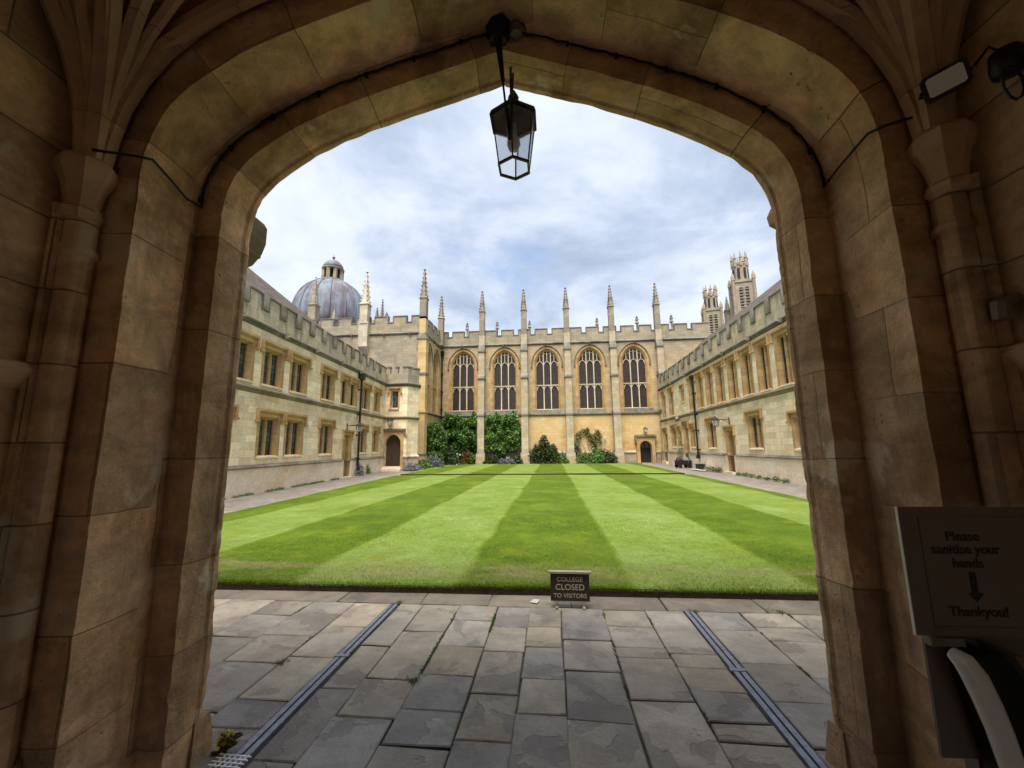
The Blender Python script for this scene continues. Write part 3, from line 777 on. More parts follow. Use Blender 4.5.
# ================================================================== BUILDING KIT (wall frame: x along, y into the wall, z up)
def hood(b, x0, x1, zt, drop=0.35):
    for (a, c, d, e) in ((x0, x1, zt, zt + 0.09), (x0, x0 + 0.09, zt - drop, zt), (x1 - 0.09, x1, zt - drop, zt)):
        b.box(a, c, -0.10, -0.001, d, e)
    b.box(x0 + .004, x1 - .004, -0.06, -0.0015, zt - 0.045, zt - .001)
    b.box(x0 - 0.05, x0 + 0.11, -0.13, -0.0008, zt - drop - 0.07, zt - drop); b.box(x1 - 0.11, x1 + 0.05, -0.13, -0.0008, zt - drop - 0.07, zt - drop)
win_cache = {}
def window(root, xc, wd, z0, z1, lights=2, hooded=True, wide=0.16):
    key = (round(wd, 2), round(z1 - z0, 2), lights, hooded)
    if key in win_cache:
        src = win_cache[key]; return dup(src, (xc, 0, z0), root)
    h = z1 - z0; b = MB(); hw = wd / 2
    # flush dressed surround, 4 mm proud
    b.box(-hw - wide, -hw, -0.006, 0.05, -0.12, h + 0.16); b.box(hw, hw + wide, -0.006, 0.05, -0.12, h + 0.16)
    b.box(-hw, hw, -0.0055, 0.05, h, h + 0.155)
    # splayed jambs
    for s in (-1, 1):
        b.extr([(s * hw, 0.0), (s * (hw - 0.09), 0.15), (s * (hw - 0.09), 0.30), (s * (hw + .0), 0.30)], 'z', 0, h)
    b.extr([(0.0, h), (0.15, h - 0.09), (0.30, h - 0.09), (0.30, h)], 'x', -hw, hw)
    for k in range(1, lights):
        x = -hw + 0.09 + (2 * hw - 0.18) * k / lights
        b.extr([(x - 0.055, 0.16), (x - 0.02, 0.10), (x + 0.02, 0.10), (x + 0.055, 0.16), (x + 0.055, 0.28), (x - 0.055, 0.28)], 'z', 0, h - 0.05)
    wnd = b.build('window', M['orange'], root, (xc, 0, z0))
    s_ = MB(); s_.extr([(-0.05, -0.10), (-0.05, -0.03), (0.12, 0.02), (0.12, -0.10)], 'x', -hw - 0.1, hw + 0.1); s_.build('sill', M['ashlar'], wnd)
    g_ = MB(); g_.poly([(-hw, 0.235, 0), (hw, 0.235, 0), (hw, 0.235, h), (-hw, 0.235, h)]); g_.build('glass', M['glass'], wnd)
    fr = MB()
    for k in range(lights):
        xa = -hw + 0.09 + (2 * hw - 0.18) * k / lights + 0.03; xb = -hw + 0.09 + (2 * hw - 0.18) * (k + 1) / lights - 0.03
        for zz in (0.5 * h,): fr.box(xa, xb, 0.205, 0.232, zz - .012, zz + .012)
        fr.box(xa, xa + .02, 0.2, 0.233, 0.01, h - .1); fr.box(xb - .02, xb, 0.2, 0.233, 0.01, h - .1)
    fr.build('casement', M['wood_dark'], wnd)
    if hooded:
        hb = MB(); hood(hb, -hw - 0.27, hw + 0.27, h + 0.20); hb.build('hood_mould', M['orange'], wnd)
    win_cache[key] = wnd
    return wnd
def door(root, xc, wd, z0, z1, m, arched=False, hooded=True, depth=0.3):
    h = z1 - z0; hw = wd / 2; b = MB()
    b.box(-hw - .15, -hw, -0.006, 0.05, 0, h + .16); b.box(hw, hw + .15, -0.006, 0.05, 0, h + .16); b.box(-hw, hw, -0.0055, 0.05, h, h + .155)
    for s in (-1, 1): b.extr([(s * hw, 0.0), (s * (hw - 0.07), 0.12), (s * (hw - 0.07), depth), (s * hw, depth)], 'z', 0, h)
    rise = 0.38 if arched else 0.06
    ol = pointed(hw - .07, rise, 8)
    for (xa, za), (xb, zb) in zip(ol, ol[1:]):
        b.poly([(xa, 0.12, h - rise - .05 + za), (xb, 0.12, h - rise - .05 + zb), (xb, 0.12, h), (xa, 0.12, h)])
        b.poly([(xa, 0.12, h - rise - .05 + za), (xa, depth, h - rise - .05 + za), (xb, depth, h - rise - .05 + zb), (xb, 0.12, h - rise - .05 + zb)])
    for s in (-1, 1): pass
    dr = b.build('doorway', M['orange'], root, (xc, 0, z0))
    d = MB(); d.box(-hw, hw, depth - .06, depth - .005, 0, h); lf = d.build('door', m, dr)
    if arched == 2:
        k = MB(); k.box(-.12, .12, depth - .075, depth - .062, h * .47, h * .47 + .09); k.build('notice', M['paper'], dr)
    if hooded:
        hb = MB(); hood(hb, -hw - .24, hw + .24, h + .2, 0.4); hb.build('hood_mould', M['orange'], dr)
    st = MB(); st.box(-hw - .12, hw + .12, -0.28, depth, -z0 - .02, 0.0 if z0 > .04 else .05 ); st.build('step', M['white'], dr)
    return dr
def battlements(root, x0, x1, y0, y1, zb, zg, zt, cents, gap, matw, flip=False, name='parapet'):
    cents = sorted(c for c in cents if x0 + gap < c < x1 - gap)
    edges = [x0] + [v for c in cents for v in (c - gap / 2, c + gap / 2)] + [x1]
    b = MB(); b.box(x0, x1, y0, y1, zb, zg)
    for i in range(0, len(edges), 2): b.box(edges[i], edges[i + 1], y0, y1, zg, zt)
    pts = [(x0, zt)]
    for c in cents: pts += [(c - gap / 2, zt), (c - gap / 2, zg), (c + gap / 2, zg), (c + gap / 2, zt)]
    pts.append((x1, zt))
    sec_ = [(-.01, y0 - .002), (-.01, y0 - .05), (.05, y0 - .05), (.085, y0 + .03), (.085, y1 - .03), (.05, y1 + .05), (-.01, y1 + .05), (-.01, y1 + .002)]
    rows = []
    for i, p in enumerate(pts):
        d0 = Vector(p) - Vector(pts[i - 1]) if i else Vector(pts[1]) - Vector(p)
        d1 = Vector(pts[i + 1]) - Vector(p) if i < len(pts) - 1 else d0
        d0.normalize(); d1.normalize(); n0, n1 = Vector((-d0.y, d0.x)), Vector((-d1.y, d1.x)); n_ = n0 + n1 if (n0 - n1).length > .1 else n0
        rows.append([(p[0] + n_.x * o_, y_, p[1] + n_.y * o_) for o_, y_ in sec_])
    c_ = MB(); c_.grid(rows)
    p_ = b.build(name, matw, root); c_.build('coping', M['coping'], p_)
    return p_
def cornice(root, x0, x1, z, boss=None, mt='coping', name='cornice'):
    b = MB(); b.extr([(-.001, z - .16), (-.05, z - .12), (-.06, z - .06), (-.13, z - .02), (-.13, z + .03), (-.001, z + .12)], 'x', x0, x1)
    c_ = b.build(name, M[mt], root)
    if boss:
        for x in boss:
            q = MB(); q.frustum(x, -.15, z - .16, z + .04, .07, .10, 6); q.tube([(x - .02, -.12, z - .05), (x, -.25, z - .1), (x, -.3, z - .07)], [.06, .05, .03], 6)
            q.build('carved_boss', M['pinnacle'], c_, smooth=40)
    return c_
def pinnacle_mesh(z0, z1, hw, spire=None):
    """square shaft from z0, crocketed spire up to z1"""
    sp = spire or 2.3; zs = z1 - sp
    b = MB(); b.box(-hw, hw, -hw, hw, z0, zs - .15)
    b.frustum(0, 0, zs - .15, zs - .02, hw, hw * 1.25); b.frustum(0, 0, zs - .02, zs + .08, hw * 1.25, hw * .95)
    for a in range(4):                                 # little gables
        ca, sa = math.cos(a * PI / 2), math.sin(a * PI / 2)
        def T(x, y, z): return (x * ca - y * sa, x * sa + y * ca, z)
        q = [T(-hw * .9, -hw * 1.08, zs), T(hw * .9, -hw * 1.08, zs), T(0, -hw * 1.0, zs + .42)]
        q2 = [T(-hw * .9, -hw * .6, zs), T(hw * .9, -hw * .6, zs), T(0, -hw * .6, zs + .42)]
        b.poly(q); b.poly([q[1], q2[1], q2[2], q[2]]); b.poly([q[0], q[2], q2[2], q2[0]])
    b.frustum(0, 0, zs + .05, z1 - .22, hw * .98, .045, 8 if hw > .22 else 4)
    b.frustum(0, 0, z1 - .24, z1 - .16, .035, .12); b.frustum(0, 0, z1 - .16, z1 - .08, .12, .05); b.frustum(0, 0, z1 - .08, z1, .045, .02)
    n = 6
    for i in range(n):
        f_ = (i + .5) / n; zz = zs + .1 + f_ * (sp - .45); rr = hw * .92 * (1 - f_) + .045 * f_
        for a in range(4):
            th = PI / 4 + a * PI / 2; k = 1.35
            cx, cy = rr * k * math.cos(th), rr * k * math.sin(th)
            b.tube([(cx * .7, cy * .7, zz - .03), (cx + .05 * math.cos(th), cy + .05 * math.sin(th), zz + .02), (cx + .09 * math.cos(th), cy + .09 * math.sin(th), zz + .09)], [.05, .055, .028], 5)
    return b

# ================================================================== LEFT WING
LO, LA = (-11.0, 13.2, 0), math.atan2(28.24 - 13.2, -12.24 + 11.0)
left = empty('college_wing', LO, LA, label='cream limestone residential range on the left with battlements and stone mullioned windows', cat='building')
LU = [(-5.4, 1.1), (-3.4, 1.1), (-1.6, 1.2), (0.0, 1.1), (1.9, 1.2), (3.85, 1.2), (6.7, 1.25), (8.8, 0.85), (10.0, 0.85), (12.0, 1.2), (14.1, 1.0)]
LL = [(-5.0, 1.2), (-2.8, 1.2), (-0.9, 1.2), (1.95, 1.2), (3.8, 1.25), (6.8, 1.25), (11.75, 1.15), (14.1, 1.0)]
holes = [(x - w_ / 2, x + w_ / 2, 4.15, 5.58) for x, w_ in LU] + [(x - w_ / 2, x + w_ / 2, 1.37, 2.88) for x, w_ in LL] + [(8.95, 9.95, 0.0, 2.4)]
b = MB(); b.wall(-13.5, 15.9, 0.95, 6.4, [h for h in holes if h[2] > .9] + [(8.95, 9.95, .95, 2.4)]); b.build('wall', M['ashlar'], left)
b = MB(); b.wall(-13.5, 15.9, -0.05, 0.95, [(8.95, 9.95, -.05, .95)], y=-0.07, depth=.3); b.build('plinth', M['white'], left)
for a_, b_ in ((-13.5, 8.78), (10.12, 15.9)):
    b = MB(); b.extr([(-.07, .92), (-.12, .93), (-.12, .97), (-.001, 1.06), (.02, 1.06), (.02, .92)], 'x', a_, b_); b.build('plinth_moulding', M['coping'], left)
b = MB(); b.box(-13.5, 15.9, 0.45, 8.2, -0.05, 7.0); b.build('inner_wall', M['black'], left)
for x, w_ in LU: window(left, x, w_, 4.15, 5.58, 2 if w_ > .9 else 1)
for x, w_ in LL: window(left, x, w_, 1.37, 2.88)
door(left, 9.45, 1.0, 0.0, 2.4, M['pale_oak'])
cornice(left, -13.5, 15.9, 3.87, mt='string', name='string_course')
cornice(left, -13.5, 15.9, 6.38, boss=[-3.2, -.4, 2.4, 5.0, 7.9, 10.6, 13.2])
gl = [1.06 + 1.215 * k for k in range(-11, 13)]
battlements(left, -13.5, 15.9, 0.0, 0.30, 6.44, 7.0, 7.58, gl, 0.46, M['parapet'])
b = MB()
b.poly([(-13.5, .45, 6.9), (5, .45, 6.9), (5, 4.3, 11.25), (-13.5, 4.3, 11.25)]); b.poly([(5, .45, 6.9), (15.9, .45, 6.9), (15.9, 4.3, 10.2), (5, 4.3, 11.25)]); b.poly([(-13.5, 4.3, 11.25), (5, 4.3, 11.25), (15.9, 4.3, 10.2), (15.9, 8.2, 6.9), (-13.5, 8.2, 6.9)])
b.poly([(15.9, .45, 7.0), (15.9, 8.2, 6.9), (15.9, 4.3, 10.2)]); b.build('roof', M['slate'], left)
b = MB(); b.tube([(10.75, -.16, .6), (10.75, -.16, 5.9)], .065, 8); b.box(10.58, 10.92, -.34, -.02, 5.85, 6.2)
for z in (1.0, 2.4, 3.65, 5.2): b.box(10.65, 10.85, -.24, .01, z, z + .08)
b.tube([(10.75, -.16, .6), (10.75, -.26, .35)], .065, 8); b.build('drainpipe', M['iron'], left)

# ================================================================== RIGHT WING (x runs towards the camera)
RL = 22.3
rdir = Vector((0.33, 19.66)).normalized()
RO = (9.95 + rdir.x * RL, 17.46 + rdir.y * RL, 0)
RA = math.atan2(-rdir.y, -rdir.x)
right = empty('college_wing', RO, RA, label='long cream limestone range on the right with closely set upper windows and a slate roof', cat='building')
U = lambda u: RL - u
RUp = [(20.7, .95), (18.2, 1.1)] + [(u, .98) for u in (12.78, 11.02, 9.28, 7.52, 5.75, 4.0, 2.3, .55, -1.2, -3.0, -4.8)]
holes = [(U(u) - w_ / 2, U(u) + w_ / 2, 4.15, 6.32) for u, w_ in RUp] + [(U(14.95) - .25, U(14.95) + .25, 5.0, 6.05)]
RLo = [(18.05, 1.15, 1.52, 3.1), (16.5, .7, 1.52, 2.95), (13.2, .75, 1.5, 2.95), (9.55, 1.25, 1.45, 3.1), (3.75, 1.25, 1.45, 3.05), (-.2, 1.2, 1.45, 2.7), (-3.2, 1.2, 1.45, 2.9)]
RD = [(20.85, 1.15, .25, 2.95, 'oak', 0), (14.8, 1.0, .25, 3.2, 'oak', 0), (6.8, 1.0, .14, 2.42, 'oak', 2)]
holes += [(U(u) - w_ / 2, U(u) + w_ / 2, a, c) for u, w_, a, c in RLo]
dh = [(U(u) - w_ / 2, U(u) + w_ / 2, a, c) for u, w_, a, c, _, _ in RD]
b = MB(); b.wall(0, RL + 13, 1.03, 6.9, holes + [(a, c, 1.03, e) for a, c, _, e in dh]); b.build('wall', M['ashlar'], right)
b = MB(); b.wall(0, RL + 13, -.05, 1.03, [(a, c, d if d > 0 else -.05, 1.03) for a, c, d, _ in dh], y=-.07); b.build('plinth', M['white'], right)
ed = [0.0]
for a, c, _, _ in sorted(dh): ed += [a - .17, c + .17]
ed.append(RL + 13)
for i in range(0, len(ed), 2):
    b = MB(); b.extr([(-.07, 1.0), (-.12, 1.01), (-.12, 1.05), (-.001, 1.14), (.02, 1.14), (.02, 1.0)], 'x', ed[i], ed[i + 1]); b.build('plinth_moulding', M['coping'], right)
b = MB(); b.box(0, RL + 13, .45, 8.2, -.05, 7.6); b.build('inner_wall', M['black'], right)
for u, w_ in RUp: window(right, U(u), w_, 4.15, 6.32, 2)
window(right, U(14.95), .5, 5.0, 6.05, 1)
for u, w_, a, c in RLo: window(right, U(u), w_, a, c, 2 if w_ > .8 else 1)
for u, w_, a, c, m_, ar_ in RD: door(right, U(u), w_, a, c, M[m_], ar_ or True)
for k, (a_, b_, zz) in enumerate(((0, U(17.2), 3.95), (U(17.2), U(16.2), 3.72), (U(16.2), RL + 13, 3.93))):
    cornice(right, a_, b_, zz, mt='string', name='string_course')
cornice(right, 0, RL + 13, 6.9, boss=[U(u) for u in (.2, 3.2, 6.5, 9.8, 13.6, 17.5)])
gr = [U(1.34 + 1.43 * k) for k in range(-9, 15)]
battlements(right, 0, RL + 13, 0, .30, 6.98, 7.52, 8.18, gr, .46, M['parapet'])
b = MB()
b.poly([(0, .45, 7.45), (RL + 13, .45, 7.45), (RL + 13, 4.3, 12.1), (0, 4.3, 11.5)]); b.poly([(0, 4.3, 11.5), (RL + 13, 4.3, 12.1), (RL + 13, 8.2, 7.5), (0, 8.2, 7.5)])
b.poly([(0, .45, 7.45), (0, 4.3, 11.5), (0, 8.2, 7.5)]); b.build('roof', M['slate'], right)
x_ = U(11.9)
b = MB(); b.tube([(x_, -.16, .75), (x_, -.16, 6.3)], .06, 8); b.box(x_ - .17, x_ + .17, -.34, -.02, 6.2, 6.5)
for z in (1.3, 2.6, 3.7, 5.2): b.box(x_ - .1, x_ + .1, -.24, .01, z, z + .08)
b.box(x_ - .12, x_ + .12, -.28, -.02, .72, .95); b.build('drainpipe', M['iron'], right)

# ================================================================== CHAPEL
CYW = 40.0
chapel = empty('chapel', (0, CYW, 0), 0, label='long battlemented chapel with five tall traceried windows and crocketed pinnacles', cat='chapel')
WX = [-8.85, -4.58, -0.30, 3.96, 8.24]; BX = [-6.85, -2.55, 1.75, 6.20, 10.65]
HWc, SILL, SPR, APX = 1.25, 5.25, 9.80, 11.42
ol = pointed(HWc, APX - SPR, 12, .35)
holes = [(x - HWc, x + HWc, SILL, APX + .02, [(x + a, SPR + c) for a, c in ol]) for x in WX]
b = MB(); b.wall(-11.15, 15.6, 4.8, 12.0, holes, depth=.42); b.build('wall', M['chapel'], chapel)
dhx = 8.85; dw = .55; dol = [(dhx + a, 1.55 + c) for a, c in pointed(dw, .55, 8)]
b = MB(); b.wall(-11.15, 15.6, -.05, 4.8, [(dhx - dw, dhx + dw, 0.02, 2.12, dol)], depth=.5); b.build('lower_wall', M['chapel_low'], chapel)
b = MB(); b.box(-11.15, 15.6, .7, 9.5, -.05, 12.0); b.build('inner_wall', M['black'], chapel)
def chap_window(xc, src=[None]):
    if src[0]: return dup(src[0], (xc, 0, 0), chapel)
    b = MB()
    # moulded orange reveal: stepped splay
    for s in (-1, 1):
        b.extr([(s * HWc, 0.02), (s * (HWc - .12), .14), (s * (HWc - .12), .2), (s * (HWc - .17), .24), (s * (HWc - .17), .41), (s * HWc, .41)], 'z', SILL, SPR)
    for (xa, za), (xb, zb) in zip(ol, ol[1:]):
        for k1, y1_, k2, y2_ in ((1, .02, .89, .14), (.89, .14, .89, .2), (.89, .2, .845, .24), (.845, .24, .845, .41)):
            b.poly([(xa * k1, y1_, SPR + za * k1), (xb * k1, y1_, SPR + zb * k1), (xb * k2, y2_, SPR + zb * k2), (xa * k2, y2_, SPR + za * k2)])
    b.extr([(-.0, SILL - .35), (-.06, SILL - .38), (.42, SILL + .06), (.42, SILL - .38)], 'x', -HWc + .001, HWc - .001)
    wn = b.build('window', M['orange'], chapel, (xc, 0, 0))
    g_ = MB(); hw = HWc * .86
    g_.poly([(-hw, .34, SILL), (hw, .34, SILL)] + [(-a * .86, .34, SPR + c * .86) for a, c in ol]); g_.build('glass', M['chapel_glass'], wn)
    tr = MB()
    def archz(x): # inner arch height
        k = .86
        for (xa, za), (xb, zb) in zip(ol, ol[1:]):
            if xa * k <= x <= xb * k: return SPR + k * (za + (zb - za) * (x - xa * k) / max(1e-6, (xb - xa) * k))
        return SPR
    L3 = 2 * hw / 3
    for x in (-hw + L3, hw - L3): tr.box(x - .05, x + .05, .20, .36, SILL, archz(x) + .03)
    for x in (-hw + L3 / 2, 0, hw - L3 / 2): tr.box(x - .03, x + .03, .23, .36, 10.12, archz(x) + .03)
    tr.box(-hw, hw, .215, .36, 7.66, 7.76); tr.box(-hw, hw, .235, .36, SILL, SILL + .08)
    for c in (-hw + L3 / 2, 0, hw - L3 / 2):
        for zt in (7.18, 9.66):
            pa = pointed(L3 / 2 - .03, .48, 5, .5)
            tr.tube([(c + a, .28, zt + q) for a, q in pa], .045, 4)
            for s in (-1, 1):   # solid spandrels beside each small arch head
                tr.poly([(c + s * (L3 / 2), .30, zt + .48), (c + s * (L3 / 2), .30, zt + .12), (c + s * (L3 / 2 - .09), .30, zt + .34)])
        for s in (-1, 1):
            pa = pointed(L3 / 4 - .01, .22, 4, .5)
            zz = archz(c + s * L3 / 4) - .42
            if zz > 10.15: tr.tube([(c + s * L3 / 4 + a, .29, zz + q) for a, q in pa], .03, 4)
    tr.build('tracery', M['tracery'], wn)
    hm = MB(); oh = pointed(HWc + .27, APX - SPR + .32, 14, .35)
    hm.tube([(a, -.03, SPR - .02 + c) for a, c in oh], .06, 6)
    for s in (-1, 1): hm.box(s * (HWc + .27) - .09, s * (HWc + .27) + .09, -.12, -.001, SPR - .28, SPR - .02)
    hm.build('hood_mould', M['coping'], wn)
    # pale flush voussoirs between reveal and hood
    vo = MB(); oi = pointed(HWc + .22, APX - SPR + .26, 12, .35)
    for (a, c), (a2, c2), (e, f_), (e2, f2) in zip(ol, ol[1:], oi, oi[1:]):
        vo.poly([(a, -.005, SPR + c), (a2, -.005, SPR + c2), (e2, -.005, SPR + f2), (e, -.005, SPR + f_)])
    for s in (-1, 1): vo.box(min(s * HWc, s * (HWc + .22)), max(s * HWc, s * (HWc + .22)), -.005, -.001, SILL - .1, SPR)
    vo.build('voussoirs', M['orange'], wn)
    src[0] = wn; return wn
for x in WX: chap_window(x)
for (a_, b_) in zip([-11.0] + [q + .36 for q in BX], [q - .36 for q in BX] + [15.4]):
    b = MB(); b.extr([(-.001, 4.62), (-.12, 4.70), (-.14, 4.80), (-.001, 4.96)], 'x', a_, b_)
    if b_ - a_ > 3 and a_ < 9: 
        xc_ = (a_ + b_) / 2; b.extr([(-.0, 4.9), (-.10, 4.86), (-.02, 5.24), (.0, 5.25)], 'x', xc_ - 1.4, xc_ + 1.4)
    b.build('sill_string', M['coping'], chapel)
cornice(chapel, -11.1, 15.6, 11.95, boss=[(a + c) / 2 for a, c in zip([-11.1] + BX, BX)])
battlements(chapel, -11.15, 15.6, 0.0, .35, 12.05, 12.92, 13.48, [-10.25 + 1.715 * k for k in range(16)], .56, M['chapel_grey'])
b = MB(); b.poly([(-11, .4, 12.6), (15.5, .4, 12.6), (15.5, 4.8, 13.6), (-11, 4.8, 13.6)]); b.poly([(-11, 9.4, 12.6), (-11, 4.8, 13.6), (15.5, 4.8, 13.6), (15.5, 9.4, 12.6)]); b.build('roof', M['lead'], chapel)
def buttress(root, x, src=[None]):
    if src[0]: return dup(src[0], (x, 0, 0), root)
    b = MB()
    b.box(-.46, .46, -1.25, -.0, -.05, .28); b.box(-.43, .43, -1.2, 0, .28, 1.0)
    b.box(-.33, .33, -1.02, 0, 1.14, 4.62)
    b.box(-.315, .315, -.86, 0, 4.98, 8.35)
    b.box(-.30, .30, -.62, 0, 8.75, 11.15)
    b.box(-.29, .29, -.40, .1, 11.75, 12.9)
    bt = b.build('buttress', M['buttress'], root, (x, 0, 0))
    wthr = MB()
    wthr.frustum(0, -.6, 1.0, 1.15, .43, .34, 4, b0=.6, b1=.45); wthr.build('weathering', M['coping'], bt); wthr = MB()
    wthr.box(-.37, .37, -1.08, 0, 4.62, 4.8); wthr.extr([(-1.06, 4.8), (-.86, 5.02), (0, 5.02), (0, 4.8)], 'x', -.34, .34); wthr.build('weathering', M['coping'], bt); wthr = MB()
    wthr.box(-.38, .38, -.95, 0, 8.32, 8.45); wthr.extr([(-.93, 8.45), (-.62, 8.80), (0, 8.80), (0, 8.45)], 'x', -.33, .33); wthr.build('weathering', M['coping'], bt); wthr = MB()
    wthr.box(-.36, .36, -.70, 0, 11.12, 11.26); wthr.extr([(-.68, 11.26), (-.40, 11.9), (0, 11.9), (0, 11.26)], 'x', -.32, .32)
    wthr.build('weathering', M['coping'], bt)
    pm = pinnacle_mesh(12.85, 17.85, .27, 2.35); pm.build('pinnacle', M['pinnacle'], bt, (0, -.12, 0))
    src[0] = bt; return bt
for x in BX: buttress(chapel, x)
# plinth between buttresses
b = MB()
for (a_, b_) in zip([-11.0] + [q + .48 for q in BX], [q - .48 for q in BX] + [15.0]):
    if a_ < dhx < b_:
        b = MB(); b.box(a_, dhx - .95, -.16, -.001, -.05, .95); b.extr([(-.16, .95), (-.22, .97), (-.22, 1.05), (-.001, 1.22), (-.001, .95)], 'x', a_, dhx - .93)
        b.build('plinth', M['chapel_grey'], chapel); b = MB(); b.box(dhx + .95, b_, -.16, -.001, -.05, .95); b.extr([(-.16, .95), (-.22, .97), (-.22, 1.05), (-.001, 1.22), (-.001, .95)], 'x', dhx + .93, b_)
    else:
        b = MB(); b.box(a_, b_, -.16, -.001, -.05, .95); b.extr([(-.16, .95), (-.22, .97), (-.22, 1.05), (-.001, 1.22), (-.001, .95)], 'x', a_, b_)
    b.build('plinth', M['chapel_grey'], chapel)
# doorway
b = MB()
b.box(dhx - .85, dhx - dw - .001, -.22, -.002, 0, 2.5); b.box(dhx + dw + .001, dhx + .85, -.22, -.002, 0, 2.5)
for (xa, za), (xb, zb) in zip(dol, dol[1:]): b.poly([(xa, -.22, za), (xb, -.22, zb), (xb, -.22, 2.5), (xa, -.22, 2.5)]); b.poly([(xa, -.22, za), (xa, -.002, za), (xb, -.002, zb), (xb, -.22, zb)])
dw_ = b.build('doorway', M['orange'], chapel)
b = MB(); b.box(dhx - 1.0, dhx + 1.0, -.36, -.003, 2.5, 2.6); b.box(dhx - .92, dhx + .92, -.30, -.004, 2.6, 2.68); b.box(dhx - .99, dhx - .86, -.33, -.005, 1.9, 2.5); b.box(dhx + .86, dhx + .99, -.33, -.005, 1.9, 2.5); b.build('hood_mould', M['coping'], dw_)
b = MB(); b.box(dhx - dw, dhx + dw, .40, .46, 0.02, 1.45); b.build('door', M['black'], dw_)  # black panel standing for the unlit interior, shade put into its colour
b = MB(); b.poly([(dhx - dw, .41, 1.45), (dhx + dw, .41, 1.45)] + [(x, .41, z) for x, z in reversed(dol)]); b.build('glass', M['glass'], dw_)
for px_ in (6.05, -11.0):
    b = MB(); b.tube([(px_, -.14, .3), (px_, -.14, 11.5)], .07, 8); b.box(px_ - .17, px_ + .17, -.3, -.02, 11.0, 11.4); b.box(px_ - .13, px_ + .13, -.26, -.02, 2.2, 2.5); b.box(px_ - .13, px_ + .13, -.26, -.02, 3.6, 3.9)
    for z in (1.2, 5.4, 7.2, 9.0): b.box(px_ - .11, px_ + .11, -.22, .01, z, z + .1)
    b.build('drainpipe', M['iron'], chapel)
fm = None
for x in (-8.48, -5.33, -1.98, 4.83, 8.78, 12.12):
    loc = (x * 1.15, 6.2, 0)
    if fm is None:
        q = MB(); q.frustum(0, 0, 12.0, 15.55, .11, .09); q.frustum(0, 0, 15.55, 15.7, .2, .17); q.frustum(0, 0, 15.7, 16.5, .15, .03)
        q.frustum(0, 0, 15.95, 16.08, .17, .16); q.frustum(0, 0, 16.22, 16.32, .12, .11)
        fm = q.build('finial', M['pinnacle'], chapel, loc)
    else: dup(fm, loc)

# ================================================================== ANTECHAPEL BLOCK (left, projecting)
ante = empty('antechapel', (-11.15, 34.0, 0), 0, label='grey battlemented block projecting beside the chapel, with a pale pinnacle on its front', cat='building')
b = MB(); b.wall(-14, 0.0, -.05, 11.8, []); b.build('front_wall', M['chapel_grey'], ante)
holes = []
ol2 = pointed(.92, 1.3, 10, .4)
for yc in (1.75, 4.15): holes.append((yc - .92, yc + .92, 4.6, 11.02, [(yc + a, 9.7 + c) for a, c in ol2]))
sw = MB(); sw.wall(0, 6.0, -.05, 11.8, holes, depth=.4); so_ = sw.build('side_wall', M['chapel_low'], ante, (0, 0, 0), R(90))
b = MB(); b.box(-14, -.5, .05, 6.0, 0, 11.7); b.build('inner_wall', M['black'], ante)
for yc in (1.75, 4.15):
    g_ = MB(); g_.poly([(-.3, yc - .92, 4.6), (-.3, yc + .92, 4.6)] + [(-.3, yc - a, 9.7 + c) for a, c in ol2]); wq = g_.build('window', M['chapel_glass'], ante)
    tq = MB()
    for dy in (-.31, .31): tq.box(-.32, -.16, yc + dy - .05, yc + dy + .05, 4.6, 10.5)
    tq.box(-.31, -.17, yc - .9, yc + .9, 7.4, 7.52); tq.build('tracery', M['orange'], wq)
    hq = MB(); hq.tube([(.03, yc + a * 1.2, 9.7 + c * 1.2) for a, c in ol2], .07, 6); hq.build('hood_mould', M['coping'], wq)
cornice(ante, -14, 0, 11.78, boss=[-1.2, -3.6, -6.6])
cs = cornice(ante, 0, 6.0, 11.78); cs.rotation_euler.z = R(90)
battlements(ante, -14, 0, 0, .35, 11.88, 12.8, 13.38, [-1.35 - 1.72 * k for k in range(8)], .56, M['chapel_grey'])
pp_ = battlements(ante, 0, 6.0, 0, .35, 11.88, 12.8, 13.38, [1.3, 2.9, 4.5], .56, M['chapel_grey']); pp_.rotation_euler.z = R(90)
b = MB(); b.box(-.30, .42, -.42, .30, -.05, 11.2); b.box(-.36, .5, -.5, .36, 4.62, 4.85); b.box(-.36, .5, -.5, .36, -.04, 1.0)
b.box(-.28, .30, -.30, .28, 11.2, 13.2)
bt = b.build('buttress', M['chapel_low'], ante)
b = MB(); b.frustum(.02, -.02, 11.1, 11.7, .48, .30); b.box(-.38, .48, -.48, .38, 7.9, 8.1); b.box(-.38, .52, -.52, .38, 1.0, 1.12); b.build('weathering', M['coping'], bt)
pinnacle_mesh(13.0, 17.85, .30, 2.9).build('pinnacle', M['pinnacle'], bt)
pinnacle_mesh(11.9, 17.3, .26, 2.5).build('pinnacle', M['pinnacle'], ante, (.12, 5.35, 0))
b = MB(); b.box(-.42, .42, -.45, 0, 10.6, 12.9); b.extr([(-.45, 10.6), (-.02, 9.9), (0, 10.6)], 'x', -.4, .4); b.build('buttress', M['pale_pinnacle'], ante, (-5.4, -.005, 0))
pinnacle_mesh(12.7, 17.85, .36, 3.3).build('pale_pinnacle', M['pale_pinnacle'], ante, (-5.4, -.15, 0))
b = MB(); b.extr([(-.001, 4.6), (-.12, 4.7), (-.14, 4.78), (-.001, 4.92)], 'x', 0.45, 6.0); q = b.build('sill_string', M['coping'], ante); q.rotation_euler.z = R(90)

